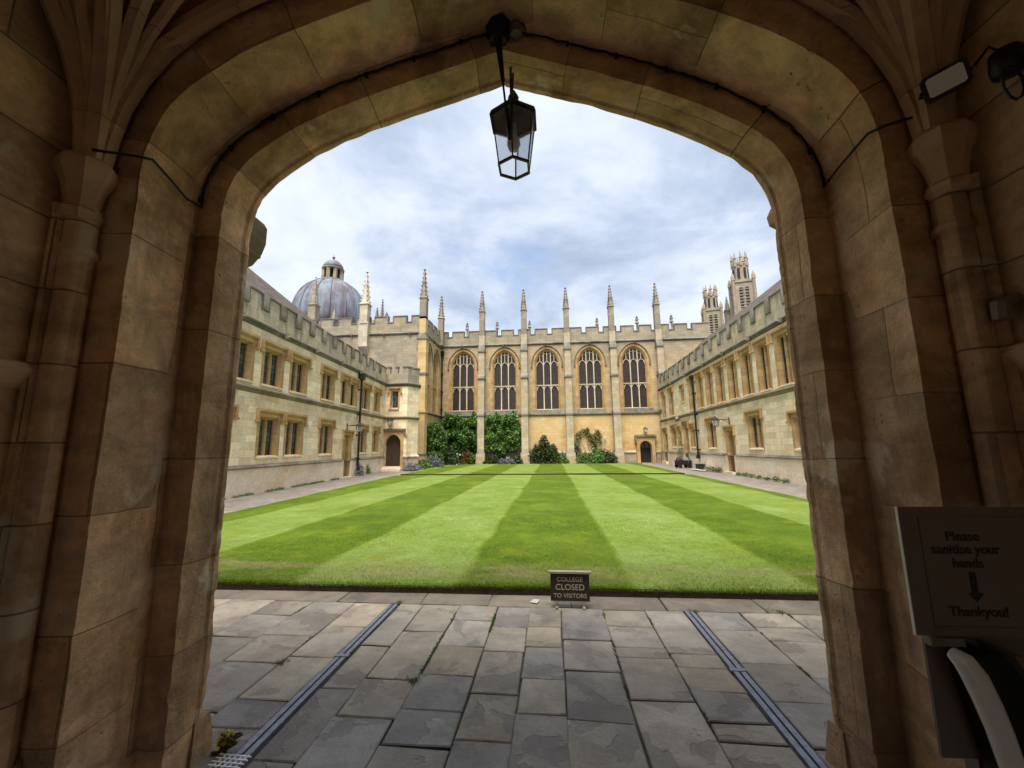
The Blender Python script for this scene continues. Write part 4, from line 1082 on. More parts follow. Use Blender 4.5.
# ================================================================== STAIR TURRET
TY = 29.0
tur = empty('stair_turret', (-11.6, TY, 0), 0, label='low battlemented stair turret with dark pointed doorway ending the left range', cat='building')
fx0, fx1, cx1, cyd = -1.1, 1.0, 1.53, 1.0           # local footprint (canted corner)
foot = [(fx0, 0), (fx1, 0), (cx1, cyd), (cx1, 5.2), (fx0 - 2, 5.2), (fx0 - 2, 0.0)]
tdx, tdw = -.03, .62
tol = [(tdx + a, 1.95 + c) for a, c in pointed(tdw, .68, 10, .6)]
b = MB(); b.wall(fx0 - .4, fx1, -.05, 6.35, [(tdx - tdw, tdx + tdw, .32, 2.65, tol), (-.23, .29, 4.6, 5.85)], depth=.45)
b.poly([(fx1, 0, -.05), (cx1, cyd, -.05), (cx1, cyd, 6.35), (fx1, 0, 6.35)]); b.poly([(cx1, cyd, -.05), (1.1, 2.2, -.05), (1.1, 2.2, 6.35), (cx1, cyd, 6.35)]); b.poly([(1.1, 2.2, -.05), (0, 3.2, -.05), (0, 3.2, 6.35), (1.1, 2.2, 6.35)])
b.build('wall', M['ashlar'], tur)
b = MB(); b.poly([(tdx - tdw, .40, .32), (tdx + tdw, .40, .32)] + [(x, .40, z) for x, z in reversed(tol)]); dt = b.build('door', M['brown_door'], tur)
b = MB(); b.box(-.23, .29, .25, .3, 4.6, 5.85); wq = b.build('window', M['glass'], tur)
b = MB()
for a_, c_, d_, e_ in ((-.35, -.23, 4.5, 6.0), (.29, .41, 4.5, 6.0), (-.23, .29, 5.85, 5.99)): b.box(a_, c_, -.006, .06, d_, e_)
b.box(-.45, .38, -.06, .06, 4.42, 4.5); b.build('frame', M['orange'], wq)
b = MB(); hood(b, -.48, .54, 6.03, .3); b.build('hood_mould', M['orange'], wq)
b = MB()
b.box(tdx - tdw - .22, tdx - tdw, -.008, .05, .0, 2.9); b.box(tdx + tdw, tdx + tdw + .22, -.008, .05, .0, 2.9)
for (xa, za), (xb, zb) in zip(tol, tol[1:]): b.poly([(xa, -.008, za), (xb, -.008, zb), (xb, -.008, 2.9), (xa, -.008, 2.9)])
b.build('door_surround', M['orange'], tur)
b = MB(); b.box(tdx - .98, tdx + .98, -.14, -.001, 2.92, 3.05); b.box(tdx - .98, tdx - .86, -.12, -.001, 2.55, 2.92); b.box(tdx + .86, tdx + .98, -.12, -.001, 2.55, 2.92); b.build('hood_mould', M['coping'], tur)
b = MB(); b.box(tdx - .85, tdx + .85, -.62, .3, -.02, .16); b.box(tdx - .75, tdx + .75, -.30, .3, .16, .32); b.build('step', M['white'], tur)
def ring(z, prof, name, m, x0_=fx0 - .3):
    pts = [Vector((x0_, 0)), Vector((fx1, 0)), Vector((cx1, cyd)), Vector((1.1, 2.2))]
    nr = []
    for i in range(4):
        d0 = (pts[i] - pts[i - 1]).normalized() if i else (pts[1] - pts[0]).normalized()
        d1 = (pts[i + 1] - pts[i]).normalized() if i < 3 else d0
        a = Vector((d0.y, -d0.x)); c = Vector((d1.y, -d1.x)); n_ = (a + c).normalized(); nr.append(n_ / max(.4, n_.dot(a)))
    b = MB(); rows = [[(pts[i].x + nr[i].x * o_, pts[i].y + nr[i].y * o_, z + h_) for i in range(4)] for o_, h_ in prof]
    b.grid(rows); return b.build(name, m, tur)
ring(3.87, [(0, -.14), (.05, -.1), (.12, -.02), (.12, .03), (0, .12)], 'string_course', M['string'])
ring(6.38, [(0, -.2), (.06, -.12), (.16, -.02), (.16, .04), (0, .12)], 'cornice', M['coping'])
ring(1.0, [(.0, -1.05), (.07, -1.05), (.07, -.05), (.14, -.04), (.14, .03), (0, .16)], 'plinth', M['parapet'], x0_=tdx + tdw + .23)
b = MB(); c_ = MB()
segs = [((fx0 - .3, 0), (fx1, 0), 4, .42), ((fx1, 0), (cx1, cyd), 2, .34), ((cx1, cyd), (1.1, 2.2), 2, .34)]
for (p0, p1, n, gp) in segs:
    p0, p1 = Vector(p0), Vector(p1); d = (p1 - p0); L = d.length; d.normalize(); nn = Vector((-d.y, d.x))
    def seg(mb, s0, s1, z0, z1, e=0.0):
        q = [p0 + d * (s0 - e) - nn * e, p0 + d * (s1 + e) - nn * e, p0 + d * (s1 + e) + nn * (.28 + e), p0 + d * (s0 - e) + nn * (.28 + e)]
        i = mb.add([(v.x, v.y, z0) for v in q] + [(v.x, v.y, z1) for v in q])
        for f in ((0, 3, 2, 1), (4, 5, 6, 7), (0, 1, 5, 4), (1, 2, 6, 5), (2, 3, 7, 6), (3, 0, 4, 7)): mb.f.append(tuple(i + k for k in f))
    seg(b, 0, L, 6.45, 7.15)
    pitch_ = L / n
    for k in range(n):
        s0, s1 = k * pitch_ + (gp / 2 if True else 0), (k + 1) * pitch_ - gp / 2
        if k == 0: s0 = 0
        if k == n - 1: s1 = L
        seg(b, s0, s1, 7.15, 7.62); seg(c_, s0, s1, 7.62, 7.71, .04)
pq = b.build('parapet', M['chapel_grey'], tur); c_.build('coping', M['coping'], pq)
b = MB(); b.extr([(fx0, .3), (fx1 - .1, .3), (cx1 - .3, 1.1), (.9, 2.1), (0, 3.1), (fx0, 3.1)], 'z', 6.4, 6.9); b.build('roof', M['lead'], tur)
b = MB(); b.lathe([(0.0, 0), (.13, 0), (.13, .02), (0, .02)], 0, 0, 12); pl = b.build('plaque', M['orange'], tur, (1.0, -.02, 2.55)); pl.rotation_euler = (R(90), 0, 0)

# ================================================================== FAR BUILDINGS
rot = empty('domed_rotunda', (-64.6, 110, 0), 0, label='great lead-covered dome with lantern cupola rising behind the left range', cat='domed building')
b = MB(); b.lathe([(11.6, 0), (11.6, 34), (12.2, 34.4), (12.2, 35.2), (11.0, 35.4)], 0, 0, 48); b.build('drum', M['tower'], rot, smooth=30)
b = MB(); dp = []
for k in range(17):
    th = R(90 * k / 16 * .86); dp.append((10.6 * math.cos(th) ** .92, 39.0 + 12.6 * math.sin(th)))
b.lathe([(10.6, 35)] + dp, 0, 0, 64); dm = b.build('dome', M['lead'], rot, smooth=True)
for k in range(16):
    a = 2 * PI * k / 16 + .1; b = MB(); b.tube([((r_ + .1) * math.cos(a), (r_ + .1) * math.sin(a), z_) for r_, z_ in [(10.6, 35)] + dp], .26, 5); b.build('rib', M['lead'], rot, smooth=True)
b = MB(); b.lathe([(3.3, 51.0), (3.3, 51.6), (2.7, 51.8)], 0, 0, 24); b.lathe([(2.95, 54.9), (3.2, 55.0), (3.2, 55.4), (2.9, 55.5)], 0, 0, 24)
for k in range(8):
    a = 2 * PI * k / 8; b.frustum(2.6 * math.cos(a), 2.6 * math.sin(a), 51.7, 55.0, .42, .42, 4, a)
lt = b.build('lantern', M['tower'], rot, smooth=30)
b = MB(); b.lathe([(1.9, 51.7), (1.9, 55)], 0, 0, 16); b.build('lantern_core', M['black'], lt)
b = MB(); b.lathe([(3.0, 55.4), (2.85, 56.2), (2.4, 57.0), (1.7, 57.7), (.8, 58.15), (.3, 58.3), (.25, 58.8), (.42, 59.0), (.42, 59.25), (.1, 59.5), (.06, 60.1)], 0, 0, 24); b.build('cupola', M['lead'], lt, smooth=True)

def tower(loc, label):
    r_ = empty('twin_tower', loc, R(-14), label=label, cat='tower', group='pair of tall gothic towers behind the right range')
    b = MB(); b.box(-1.7, 1.7, -1.7, 1.7, 0, 31.2)
    for sx in (-1, 1):
        for sy in (-1, 1): b.frustum(sx * 1.7, sy * 1.7, 0, 31.6, .30, .26, 8)
    b.box(-1.85, 1.85, -1.85, 1.85, 31.2, 31.6); b.build('shaft', M['tower'], r_)
    b = MB(); b.lathe([(1.42, 31.5), (1.32, 34.8), (1.42, 34.9), (1.42, 35.2), (1.2, 35.2)], 0, 0, 8); st = b.build('upper_stage', M['tower'], r_)
    for a in range(4):
        q = MB()
        for dx in (-.5, .5):
            q.box(dx - .28, dx + .28, -1.72, -1.65, 26.2, 30.2)
        o_ = q.build('belfry_opening', M['black'], r_); o_.rotation_euler.z = a * PI / 2
        lv = MB()
        for k in range(7): lv.box(-.8, .8, -1.76, -1.725, 26.4 + k * .56, 26.55 + k * .56)
        lv.box(-.06, .06, -1.78, -1.73, 26.2, 30.2); lv.build('louvre', M['tower'], o_)
    for a in range(8):
        q = MB(); th = PI / 8 + a * PI / 4
        q.poly([(1.385 * math.cos(th) - .22 * math.sin(th), 1.385 * math.sin(th) + .22 * math.cos(th), 32.1), (1.385 * math.cos(th) + .22 * math.sin(th), 1.385 * math.sin(th) - .22 * math.cos(th), 32.1), (1.35 * math.cos(th) + .22 * math.sin(th), 1.35 * math.sin(th) - .22 * math.cos(th), 34.2), (1.35 * math.cos(th) - .22 * math.sin(th), 1.35 * math.sin(th) + .22 * math.cos(th), 34.2)])
        q.build('lancet', M['black'], st)
        pn = MB(); pn.frustum(0, 0, 34.6, 36.2, .2, .17); pn.frustum(0, 0, 36.2, 36.35, .27, .2); pn.frustum(0, 0, 36.35, 37.5, .17, .02)
        pn.build('pinnacle', M['tower'], r_, (1.28 * math.cos(a * PI / 4), 1.28 * math.sin(a * PI / 4), 0))
    for sx in (-1, 1):
        for sy in (-1, 1):
            pn = MB(); pn.frustum(0, 0, 31.6, 32.4, .3, .26); pn.frustum(0, 0, 32.4, 33.2, .26, .03); pn.build('corner_pinnacle', M['tower'], r_, (sx * 1.7, sy * 1.7, 0))
    return r_
tower((36.1, 76, 0), 'taller-looking nearer gothic tower of the pair, right above the slate roof ridge')
tower((35.9, 90, -.6), 'smaller-looking farther gothic tower of the pair, just left of its twin')
def far_pin(loc, z1, hw, sp, label, m='pinnacle', base=0):
    r_ = empty('stone_pinnacle', loc, 0, label=label, cat='pinnacle', group='single pinnacles rising behind the quadrangle ranges')
    b = MB(); b.box(-hw * 1.02, hw * 1.02, -hw * 1.02, hw * 1.02, 0, z1 - sp - 2.5); b.build('pier', M[m], r_)
    pinnacle_mesh(z1 - sp - 2.5, z1, hw, sp).build('spire', M[m], r_)
far_pin((-38.1, 60, 0), 29.8, .62, 5.0, 'large ochre stone pinnacle in front of the lead dome', 'tower')
far_pin((-34.5, 60, 0), 24.6, .5, 2.4, 'small squat grey pinnacle low in front of the dome, half behind the roof')
far_pin((34.9, 80, 0), 30.6, .5, 3.0, 'slim dark pinnacle standing between the twin towers')
# dark leaded spirelet with crockets behind the block
sp_ = empty('crocketed_spirelet', (-26.6, 60, 0), 0, label='dark crocketed spirelet group just right of the pale pinnacle above the battlements', cat='spirelet')
b = MB(); b.box(-1.1, 1.1, -1.1, 1.1, 0, 21.6); b.build('base', M['chapel_grey'], sp_)
for dx, zt in ((-.75, 24.0), (0.1, 25.4), (.85, 23.2)):
    pinnacle_mesh(21.5, zt, .24, zt - 22.2).build('spire', M['coping'], sp_, (dx, 0, 0))

# ================================================================== OBJECTS
# drain channels
def drain(x, label, ys):
    r_ = empty('drain_channel', (x, 0, 0), 0, label=label, cat='drain', group='slot drains set in the flagstones')
    for (a, b_) in ys:
        b = MB(); b.box(-.042, -.008, a, b_, -.04, .005); b.box(.008, .042, a, b_, -.04, .005); b.build('channel_edge', M['steel'], r_)
        b = MB(); b.box(-.008, .008, a, b_, -.04, -.006); b.build('slot', M['black'], r_)
    b = MB(); b.box(-.055, .055, ys[0][0] - .045, ys[0][0] - .005, -.04, .008); b.build('joint_plate', M['steel'], r_)
    return r_
drain(-1.675, 'grey slotted drain channel in the paving on the left', [(3.34, 4.36), (0.5, 3.29)])
drain(1.29, 'grey slotted drain channel in the paving on the right', [(3.36, 4.40), (0.5, 3.31)])
# small white wire grating at the foot of the left jamb
b = MB()
for k in range(5):
    b.tube([(-1.76 + k * .03, 2.16, .016 + .004 * math.sin(k)), (-1.74 + k * .03, 2.25, .018)], .004, 5)
for k in range(4):
    b.tube([(-1.78, 2.17 + k * .025, .02), (-1.60, 2.165 + k * .025, .02)], .004, 5)
tag(b.build('wire_grating', M['white_plastic']), 'small white wire grating on the paving at the foot of the left jamb', 'grating')

# sign board
SX, SY = 0.145, 4.41
sg = empty('sign_board', (SX, SY, 0), 0, label='low dark wooden board with gold capitals closing the college to visitors, against the lawn edge', cat='sign')
M['sign_face'] = plain('dark_brown_paint', (0.028, 0.017, 0.014), 0.5, var=0.15, scale=10)
M['sign_wood'] = plain('weathered_sign_wood', (0.30, 0.27, 0.21), 0.8)
M['gilt'] = plain('pale_gilt_letters', (0.52, 0.44, 0.30), 0.5, var=0.1, bump=0)
b = MB(); b.box(-.195, .195, -.012, .012, .065, .33); b.build('board', M['sign_face'], sg)
b = MB(); b.box(-.218, .218, -.03, .03, .33, .348); b.build('top_rail', M['sign_wood'], sg)
b = MB(); b.box(-.17, .17, -.018, .018, .055, .065); b.build('bottom_rail', M['sign_wood'], sg)
for s in (-1, 1):
    b = MB(); b.box(s * .135 - .014, s * .135 + .014, -.07, .06, 0.0, .02); b.box(s * .135 - .012, s * .135 + .012, -.02, .02, .02, .06); b.build('foot', M['sign_wood'], sg)
def text(s, size, loc, rot, mt, parent, name='lettering', bold=0.0, ext=.0015, font=None):
    cu = bpy.data.curves.new(name, 'FONT'); cu.body = s; cu.size = size; cu.align_x = 'CENTER'; cu.extrude = ext; cu.offset = bold
    to = bpy.data.objects.new(name, cu); COL.objects.link(to)
    me = bpy.data.meshes.new_from_object(to.evaluated_get(bpy.context.evaluated_depsgraph_get()))
    bpy.data.objects.remove(to)
    o = bpy.data.objects.new(name, me); COL.objects.link(o); me.materials.clear(); me.materials.append(mt)
    o.parent = parent; o.location = loc; o.rotation_euler = rot
    return o
fr = (R(90), 0, 0)
text('COLLEGE', .062, (0, -.0135, .252), fr, M['gilt'], sg, bold=-.0003)
text('CLOSED', .079, (0, -.0135, .172), fr, M['gilt'], sg, bold=-.0002)
text('TO VISITORS', .058, (0, -.0135, .098), fr, M['gilt'], sg, bold=-.0003)
b = MB(); b.poly([(-.27, 4.50, .012), (-.19, 4.47, .014), (-.17, 4.53, .03), (-.23, 4.56, .022)]); b.poly([(-.27, 4.50, .0115), (-.23, 4.56, .0215), (-.25, 4.58, .004)])
tag(b.build('fallen_leaf', M['petal_white']), 'pale curled scrap of leaf on the paving left of the sign', 'leaf')

# lantern hanging from the arch
LX, LY = -0.185, 2.2
ln = empty('hanging_lantern', (LX, LY, 0), 0, label='black six-sided glazed lantern hanging on rods from the crown of the arch', cat='lantern')
def hexa(r_, z_, rot_=R(30)): return [(r_ * math.cos(rot_ + k * PI / 3), r_ * math.sin(rot_ + k * PI / 3), z_) for k in range(6)]
zb, zt = 3.26, 3.57
RB, RT = .100, .142
b = MB()
lo, hi = hexa(RB, zb), hexa(RT, zt)
for k in range(6): b.tube([lo[k], hi[k]], .0055, 4)
b.tube(lo + [lo[0]], .010, 4); b.tube(hi + [hi[0]], .011, 4)
b.build('frame', M['bronze'], ln)
b = MB()
for (r0, z0, r1, z1) in ((.160, zt, .150, zt + .03), (.150, zt + .03, .06, zt + .07), (.06, zt + .07, .05, zt + .10)):
    a_, c_ = hexa(r0, z0), hexa(r1, z1)
    for k in range(6): b.poly([a_[k], a_[(k + 1) % 6], c_[(k + 1) % 6], c_[k]])
b.poly(hexa(.05, zt + .10)); b.lathe([(.02, zt + .12), (.03, zt + .15), (.035, zt + .17), (.02, zt + .2), (.01, zt + .22)], 0, 0, 10)
b.build('cap', M['bronze'], ln)
for k in range(6):
    b = MB(); q = (k + 1) % 6; b.poly([lo[k], lo[q], hi[q], hi[k]]); b.build('pane', M['lamp_glass'], ln)
b = MB(); b.lathe([(.012, zt - .02), (.014, zt - .10), (.03, zt - .12), (.035, zt - .16), (.02, zt - .20)], 0, 0, 10); b.build('bulb', M['lens'], ln, smooth=True)
b = MB(); b.tube([(-.015, 0, zt + .12), (-.015, 0, 4.02)], .008, 6); b.build('rod', M['iron'], ln)
p1 = Vector(G(-.03, -.30, 4.02)) - Vector((LX, LY, 0)); 
b = MB(); p2 = Vector((-.01, -.16, 3.32))
pm_ = p1.lerp(p2, .45)
b.tube([p1, p1.lerp(p2, .1), pm_], [.03, .022, .012], 6); b.tube([pm_, p2], .007, 5)
b.tube([p2, p2 + Vector((.012, 0, .13)), p2 + Vector((.022, .02, .45))], .006, 5)
for k in range(9): b.lathe([(.004, 0), (.014, .008), (.014, .02), (.004, .028)], p2.x + (pm_.x - p2.x) * k / 9 * .5, p2.y + (pm_.y - p2.y) * k / 9 * .5, 6, p2.z + (pm_.z - p2.z) * k / 9 * .5)
b.build('chain', M['iron'], ln)
b = MB(); b.frustum(p1.x, p1.y + .02, p1.z - .02, p1.z + .11, .05, .085, 8); b.tube([p1 + Vector((-.07, .02, .07)), p1 + Vector((.07, .02, .07))], .04, 8); b.build('bracket', M['iron'], ln)
# socket box and loop of cable beside the bracket
cb = empty('junction_box', G(.08, -.30, 0), GA, label='small round junction box with a cable loop beside the lantern bracket at the arch crown', cat='electrical box')
b = MB(); b.lathe([(.035, 4.02), (.04, 4.04), (.04, 4.08), (.03, 4.1)], 0, 0, 12); b.build('box', M['board'], cb)
b = MB(); b.tube([(.06 * math.cos(a / 10 * 2 * PI) + .0, -.02, 4.03 + .06 * math.sin(a / 10 * 2 * PI)) for a in range(8)], .005, 5); b.build('cable_loop', M['iron'], cb)

# cable pinned round the arch
path = []
pl_ = [q for q in offset_path(.130, -1) if q.y > 3.02]; pr_ = [q for q in offset_path(.130, 1) if q.y > 3.02]
path += [(-1.86, -.76, 2.965), (-1.75, -.67, 3.0), (-1.722, -.62, 3.02), (-1.728, -.50, 3.0), (-1.738, -.38, 2.97), (-1.748, -.28, 2.98)]
path += [(q.x, -.268, q.y) for q in pl_[:-1]] + [(0, -.268, hl[-1].y + .128)] + [(q.x, -.268, q.y) for q in reversed(pr_[:-1])]
path += [(1.742, -.28, 2.98), (1.732, -.40, 3.0), (1.722, -.52, 3.02), (1.715, -.62, 3.03), (1.75, -.675, 3.02), (1.80, -.74, 3.0)]
rc = random.Random(4)
path = [(x + rc.uniform(-.003, .003), y + rc.uniform(-.004, .004), z + rc.uniform(-.004, .004)) for x, y, z in path]
b = MB(); b.tube([G(*q) for q in path], .0065, 5)
cbl = tag(b.build('cable', M['iron'], smooth=True), 'black cable pinned along the inner edge of the arch', 'cable')
for k in range(6, len(path) - 6, 9):
    q = G(*path[k]); b = MB(); b.box(q[0] - .008, q[0] + .008, q[1] - .01, q[1] + .01, q[2] - .016, q[2] + .016); b.build('clip', M['iron'], cbl)

# floodlight on the right capital
fl = empty('floodlight', G(1.85, -.84, 3.07), 0, label='small black LED floodlight on the right capital below the vault', cat='floodlight')
fl.rotation_euler = (R(24), R(-8), R(-40)); fl.scale = (.8, .8, .8)
b = MB(); b.extr([(-.085, -.05), (-.07, -.065), (.07, -.065), (.085, -.05), (.085, .05), (.07, .065), (-.07, .065), (-.085, .05)], 'y', -.02, .02); b.build('housing', M['iron'], fl)
b = MB(); b.extr([(-.068, -.04), (-.058, -.048), (.058, -.048), (.068, -.04), (.068, .04), (.058, .048), (-.058, .048), (-.068, .04)], 'y', -.024, -.0205); b.build('lens', M['lens'], fl)
b = MB(); b.tube([(-.09, 0, 0), (-.095, .05, -.01), (0, .07, -.03), (.095, .05, -.01), (.09, 0, 0)], .008, 5); b.build('yoke', M['iron'], fl)
jb = empty('cable_cluster', G(1.95, -.96, 3.02), 0, label='dark sensor box with drooping cable loops right of the floodlight', cat='sensor')
b = MB(); b.lathe([(.02, -.05), (.045, -.04), (.05, .0), (.045, .05), (.02, .06)], 0, 0, 12); b.build('sensor_box', M['iron'], jb, smooth=True)
b = MB(); b.tube([(-.02, -.01, .04), (-.05, .0, .08), (-.06, .05, .05)], .006, 5); b.tube([(.0 + .035 * math.sin(k / 10 * 2 * PI) - .03, -.03, -.11 + .07 * math.cos(k / 10 * 2 * PI)) for k in range(11)], .005, 5); b.build('cable_loop', M['iron'], jb)
b = MB(); b.tube([(-.035, 0, -.055), (-.035, 0, 0), (.03, 0, .03)], [.03, .032, .02], 8)
tag(b.build('pipe_stub', M['paper'], None, G(1.97, -.80, 2.12)), 'pale stub of pipe sticking out of the right passage wall', 'pipe')

# hand sanitiser station
hs = empty('sanitiser_station', (0.86, 0.86, 0), 0, label='hand sanitiser stand with a notice board and a white dispenser arm beside the right jamb', cat='sanitiser stand')
hs.location = (.591, .786, 0); hs.rotation_euler = (0, 0, R(1.5))
X1 = .215
b = MB(); b.box(0, X1, 0, .003, 1.287, 1.492); b.build('notice_panel', M['paper'], hs)
b = MB(); b.box(-.0012, .0, -.001, .004, 1.287, 1.492); b.build('acrylic_edge', M['white_plastic'], hs)
b = MB(); b.box(.022, X1 + .06, .013, .018, 1.10, 1.30); b.build('back_board', M['board'], hs)
b = MB(); b.box(.03, X1 - .015, -.0015, -.0005, 1.30, 1.302); b.box(.03, X1 - .015, -.0015, -.0005, 1.474, 1.476); b.box(.03, .032, -.0015, -.0005, 1.302, 1.474); b.box(X1 - .017, X1 - .015, -.0015, -.0005, 1.302, 1.474); b.build('notice_border', M['board'], hs)
cxn = .100
text('Please', .0215, (cxn - .004, -.001, 1.437), fr, M['ink'], hs, bold=.00025, ext=.0005)
text('sanitise your', .0212, (cxn - .002, -.001, 1.416), fr, M['ink'], hs, bold=.00025, ext=.0005)
text('hands', .021, (cxn - .002, -.001, 1.394), fr, M['ink'], hs, bold=.00025, ext=.0005)
text('Thankyou!', .0215, (cxn + .002, -.001, 1.318), fr, M['ink'], hs, bold=.00025, ext=.0005)
b = MB(); b.box(cxn - .003, cxn + .007, -.001, -.0005, 1.352, 1.387); b.poly([(cxn - .011, -.001, 1.354), (cxn + .002, -.001, 1.339), (cxn + .015, -.001, 1.354)]); b.build('arrow', M['ink'], hs)
b = MB(); b.box(.018, .07, -.004, .012, 1.272, 1.284); b.build('wooden_peg', M['sign_wood'], hs)
b = MB(); b.box(.09, .16, .03, .055, 0, 1.25); b.box(-.03, .32, -.12, .2, 0.0, .03); b.build('post', M['board'], hs)
# dispenser: dark body with a long white curved elbow lever
b = MB(); b.extr([(.05, 1.262), (.08, 1.275), (.11, 1.262), (.135, 1.21), (.14, 1.14), (.125, 1.08), (.12, .98), (.09, .98), (.08, 1.10), (.06, 1.20)], 'y', -.03, .012); dsp = b.build('dispenser_body', M['black'], hs)
b = MB(); b.extr([(.10, 1.28), (.13, 1.27), (.165, 1.20), (.17, 1.10), (.165, .96), (.135, .96), (.143, 1.12), (.13, 1.22)], 'y', -.045, .0125); b.build('side_shell', M['board'], hs)
lev = [(.020, -.035, 1.278), (.024, -.048, 1.272), (.034, -.050, 1.252), (.048, -.048, 1.215), (.060, -.046, 1.175), (.072, -.044, 1.12), (.085, -.042, 1.04)]
b = MB(); b.tube(lev, [.009, .0145, .016, .016, .0155, .015, .015], 14); b.build('lever', M['white_plastic'], hs, smooth=40)
b = MB(); b.tube([(.1, -.01, .96), (.1, -.01, .99)], .015, 10); b.build('nozzle', M['white_plastic'], hs)

# wall lamps
def wall_lamp(root_loc, rz, label, arm=True):
    r_ = empty('wall_lamp', root_loc, rz, label=label, cat='wall lamp', group='black glazed lanterns on the quadrangle walls')
    oy = -.75 if arm else -.32
    b = MB()
    if arm:
        b.tube([(0, 0, 0), (0, oy, 0.02)], .02, 5); b.tube([(0, 0, -.25), (0, -.2, -.08), (0, oy * .6, 0)], .012, 5)
        b.box(-.05, .05, -.02, .0, -.3, .12)
    else: b.tube([(0, 0, -.4), (0, oy, -.42), (0, oy, -.36)], .02, 5)
    b.build('bracket', M['iron'], r_)
    zb_ = -.38 if arm else -.34
    b = MB()
    lo_ = [(.10 * x, oy + .10 * y, zb_) for x, y in ((-1, -1), (1, -1), (1, 1), (-1, 1))]; hi_ = [(.16 * x, oy + .16 * y, zb_ + .34) for x, y in ((-1, -1), (1, -1), (1, 1), (-1, 1))]
    for k in range(4): b.tube([lo_[k], hi_[k]], .014, 4); b.tube([lo_[k], lo_[(k + 1) % 4]], .016, 4)
    b.frustum(0, oy, zb_ + .34, zb_ + .38, .19, .18); b.frustum(0, oy, zb_ + .38, zb_ + .50, .17, .07); b.frustum(0, oy, zb_ + .50, zb_ + .58, .04, .02)
    b.build('frame', M['iron'], r_)
    b = MB(); b.frustum(0, oy, zb_ + .01, zb_ + .335, .095, .155); b.build('glazing', M['lamp_glass'], r_)
def onwall(O, Aa, x, z): return (O[0] + x * math.cos(Aa), O[1] + x * math.sin(Aa), z)
wall_lamp(onwall(LO, LA, 9.3, 2.95), LA, 'black lantern on a long bracket beside the narrow pale door of the left range')
wall_lamp(onwall(RO, RA, U(6.7), 3.05), RA, 'black lantern on a bracket above the arched door of the right range')
wall_lamp((-11.75, TY, 3.62), 0, 'black lantern above the dark turret doorway', arm=False)
wall_lamp((dhx, CYW - .05, 3.2), 0, 'small black lantern above the chapel doorway', arm=False)

# things along the right range
ct = empty('garden_trolley', (9.45, 31.2, 0), R(10), label='small dark wheeled trolley loaded with red and grey bags by the right range', cat='trolley')
b = MB(); b.box(-.45, .55, -.25, .25, .22, .27); b.box(-.45, .55, -.25, -.22, .27, .55); b.box(-.45, .55, .22, .25, .27, .55); b.tube([(.55, -.2, .27), (.75, -.2, .9), (.75, .2, .9), (.55, .2, .27)], .02, 6); b.build('frame', M['iron'], ct)
for x_ in (-.3, .4):
    b = MB(); b.tube([(x_, -.31, .14), (x_, -.27, .14)], .14, 14); b.tube([(x_, .27, .14), (x_, .31, .14)], .14, 14); b.build('wheel', M['black'], ct)
M['red_bag'] = plain('dark_red_sack', (0.04, 0.008, 0.012), .7); M['grey_bag'] = plain('grey_green_sack', (0.16, 0.18, 0.15), .8)
def sack(loc, s, m_, label, grp):
    b = MB(); pr = [(.02, 0), (.42, .02), (.5, .25), (.44, .6), (.3, .85), (.1, 1.0)]
    b.lathe([(r_ * s, z_ * s) for r_, z_ in pr], 0, 0, 10); b.v = [(x * (1 + .15 * noise.noise(Vector((x * 4, y * 4, z * 4 + s)))), y * (1 + .2 * noise.noise(Vector((x * 5, z * 5, y)))), z) for x, y, z in b.v]
    tag(b.build('sack', m_, None, loc, smooth=True), label, 'sack', grp)
sack((9.2, 31.15, .275), .5, M['red_bag'], 'dark red sack on the left end of the trolley', 'sacks on the trolley')
sack((9.75, 31.25, .275), .5, M['grey_bag'], 'grey green sack on the right end of the trolley', 'sacks on the trolley')
b = MB()
rw = random.Random(9)
rows = [[(9.15 + i * .17, 27.0 + j * .25, .03 + .05 * rw.random()) for i in range(9)] for j in range(8)]
b.grid(rows); tag(b.build('dust_sheet', M['white_plastic'], smooth=True), 'crumpled white sheet spread on the path by the right range', 'sheet')
bx = MB(); bx.box(9.5, 9.95, 28.2, 28.6, .085, .36); bx.box(9.47, 9.98, 28.17, 28.63, .36, .40)
tag(bx.build('crate', M['iron']), 'black lidded crate standing on the white sheet', 'crate')

# ================================================================== PLANTS
def leafcloud(b, n, inside, bounds, size, rnd, up_=0.3):
    x0, x1, y0, y1, z0, z1 = bounds; c = 0; tries = 0
    while c < n and tries < n * 30:
        tries += 1
        x, y, z = rnd.uniform(x0, x1), rnd.uniform(y0, y1), rnd.uniform(z0, z1)
        if not inside(x, y, z): continue
        c += 1
        s = size * rnd.uniform(.55, 1.3); a = rnd.uniform(0, 2 * PI); ti = rnd.uniform(-1.2, .9)
        d = Vector((math.cos(a) * math.cos(ti), math.sin(a) * math.cos(ti), math.sin(ti)))
        q = d.cross(Vector((rnd.uniform(-1, 1), rnd.uniform(-1, 1), rnd.uniform(-.4, 1)))).normalized()
        p_ = Vector((x, y, z))
        b.poly([p_, p_ + d * s * .45 + q * s * .32, p_ + d * s, p_ + d * s * .45 - q * s * .32])
def nz(x, y, z, s, o=0): return noise.noise(Vector((x * s + o, y * s, z * s)))
def stems(b, base, tips, r0, rnd):
    for tp in tips:
        p0, p1 = Vector(base), Vector(tp); pts = []
        for k in range(7):
            f_ = k / 6; q = p0.lerp(p1, f_); q += Vector((rnd.uniform(-.08, .08), rnd.uniform(-.03, .03), rnd.uniform(-.05, .05))) * (1 if 0 < k < 6 else 0); pts.append(q)
        b.tube(pts, [r0 * (1 - .8 * k / 6) for k in range(7)], 5)
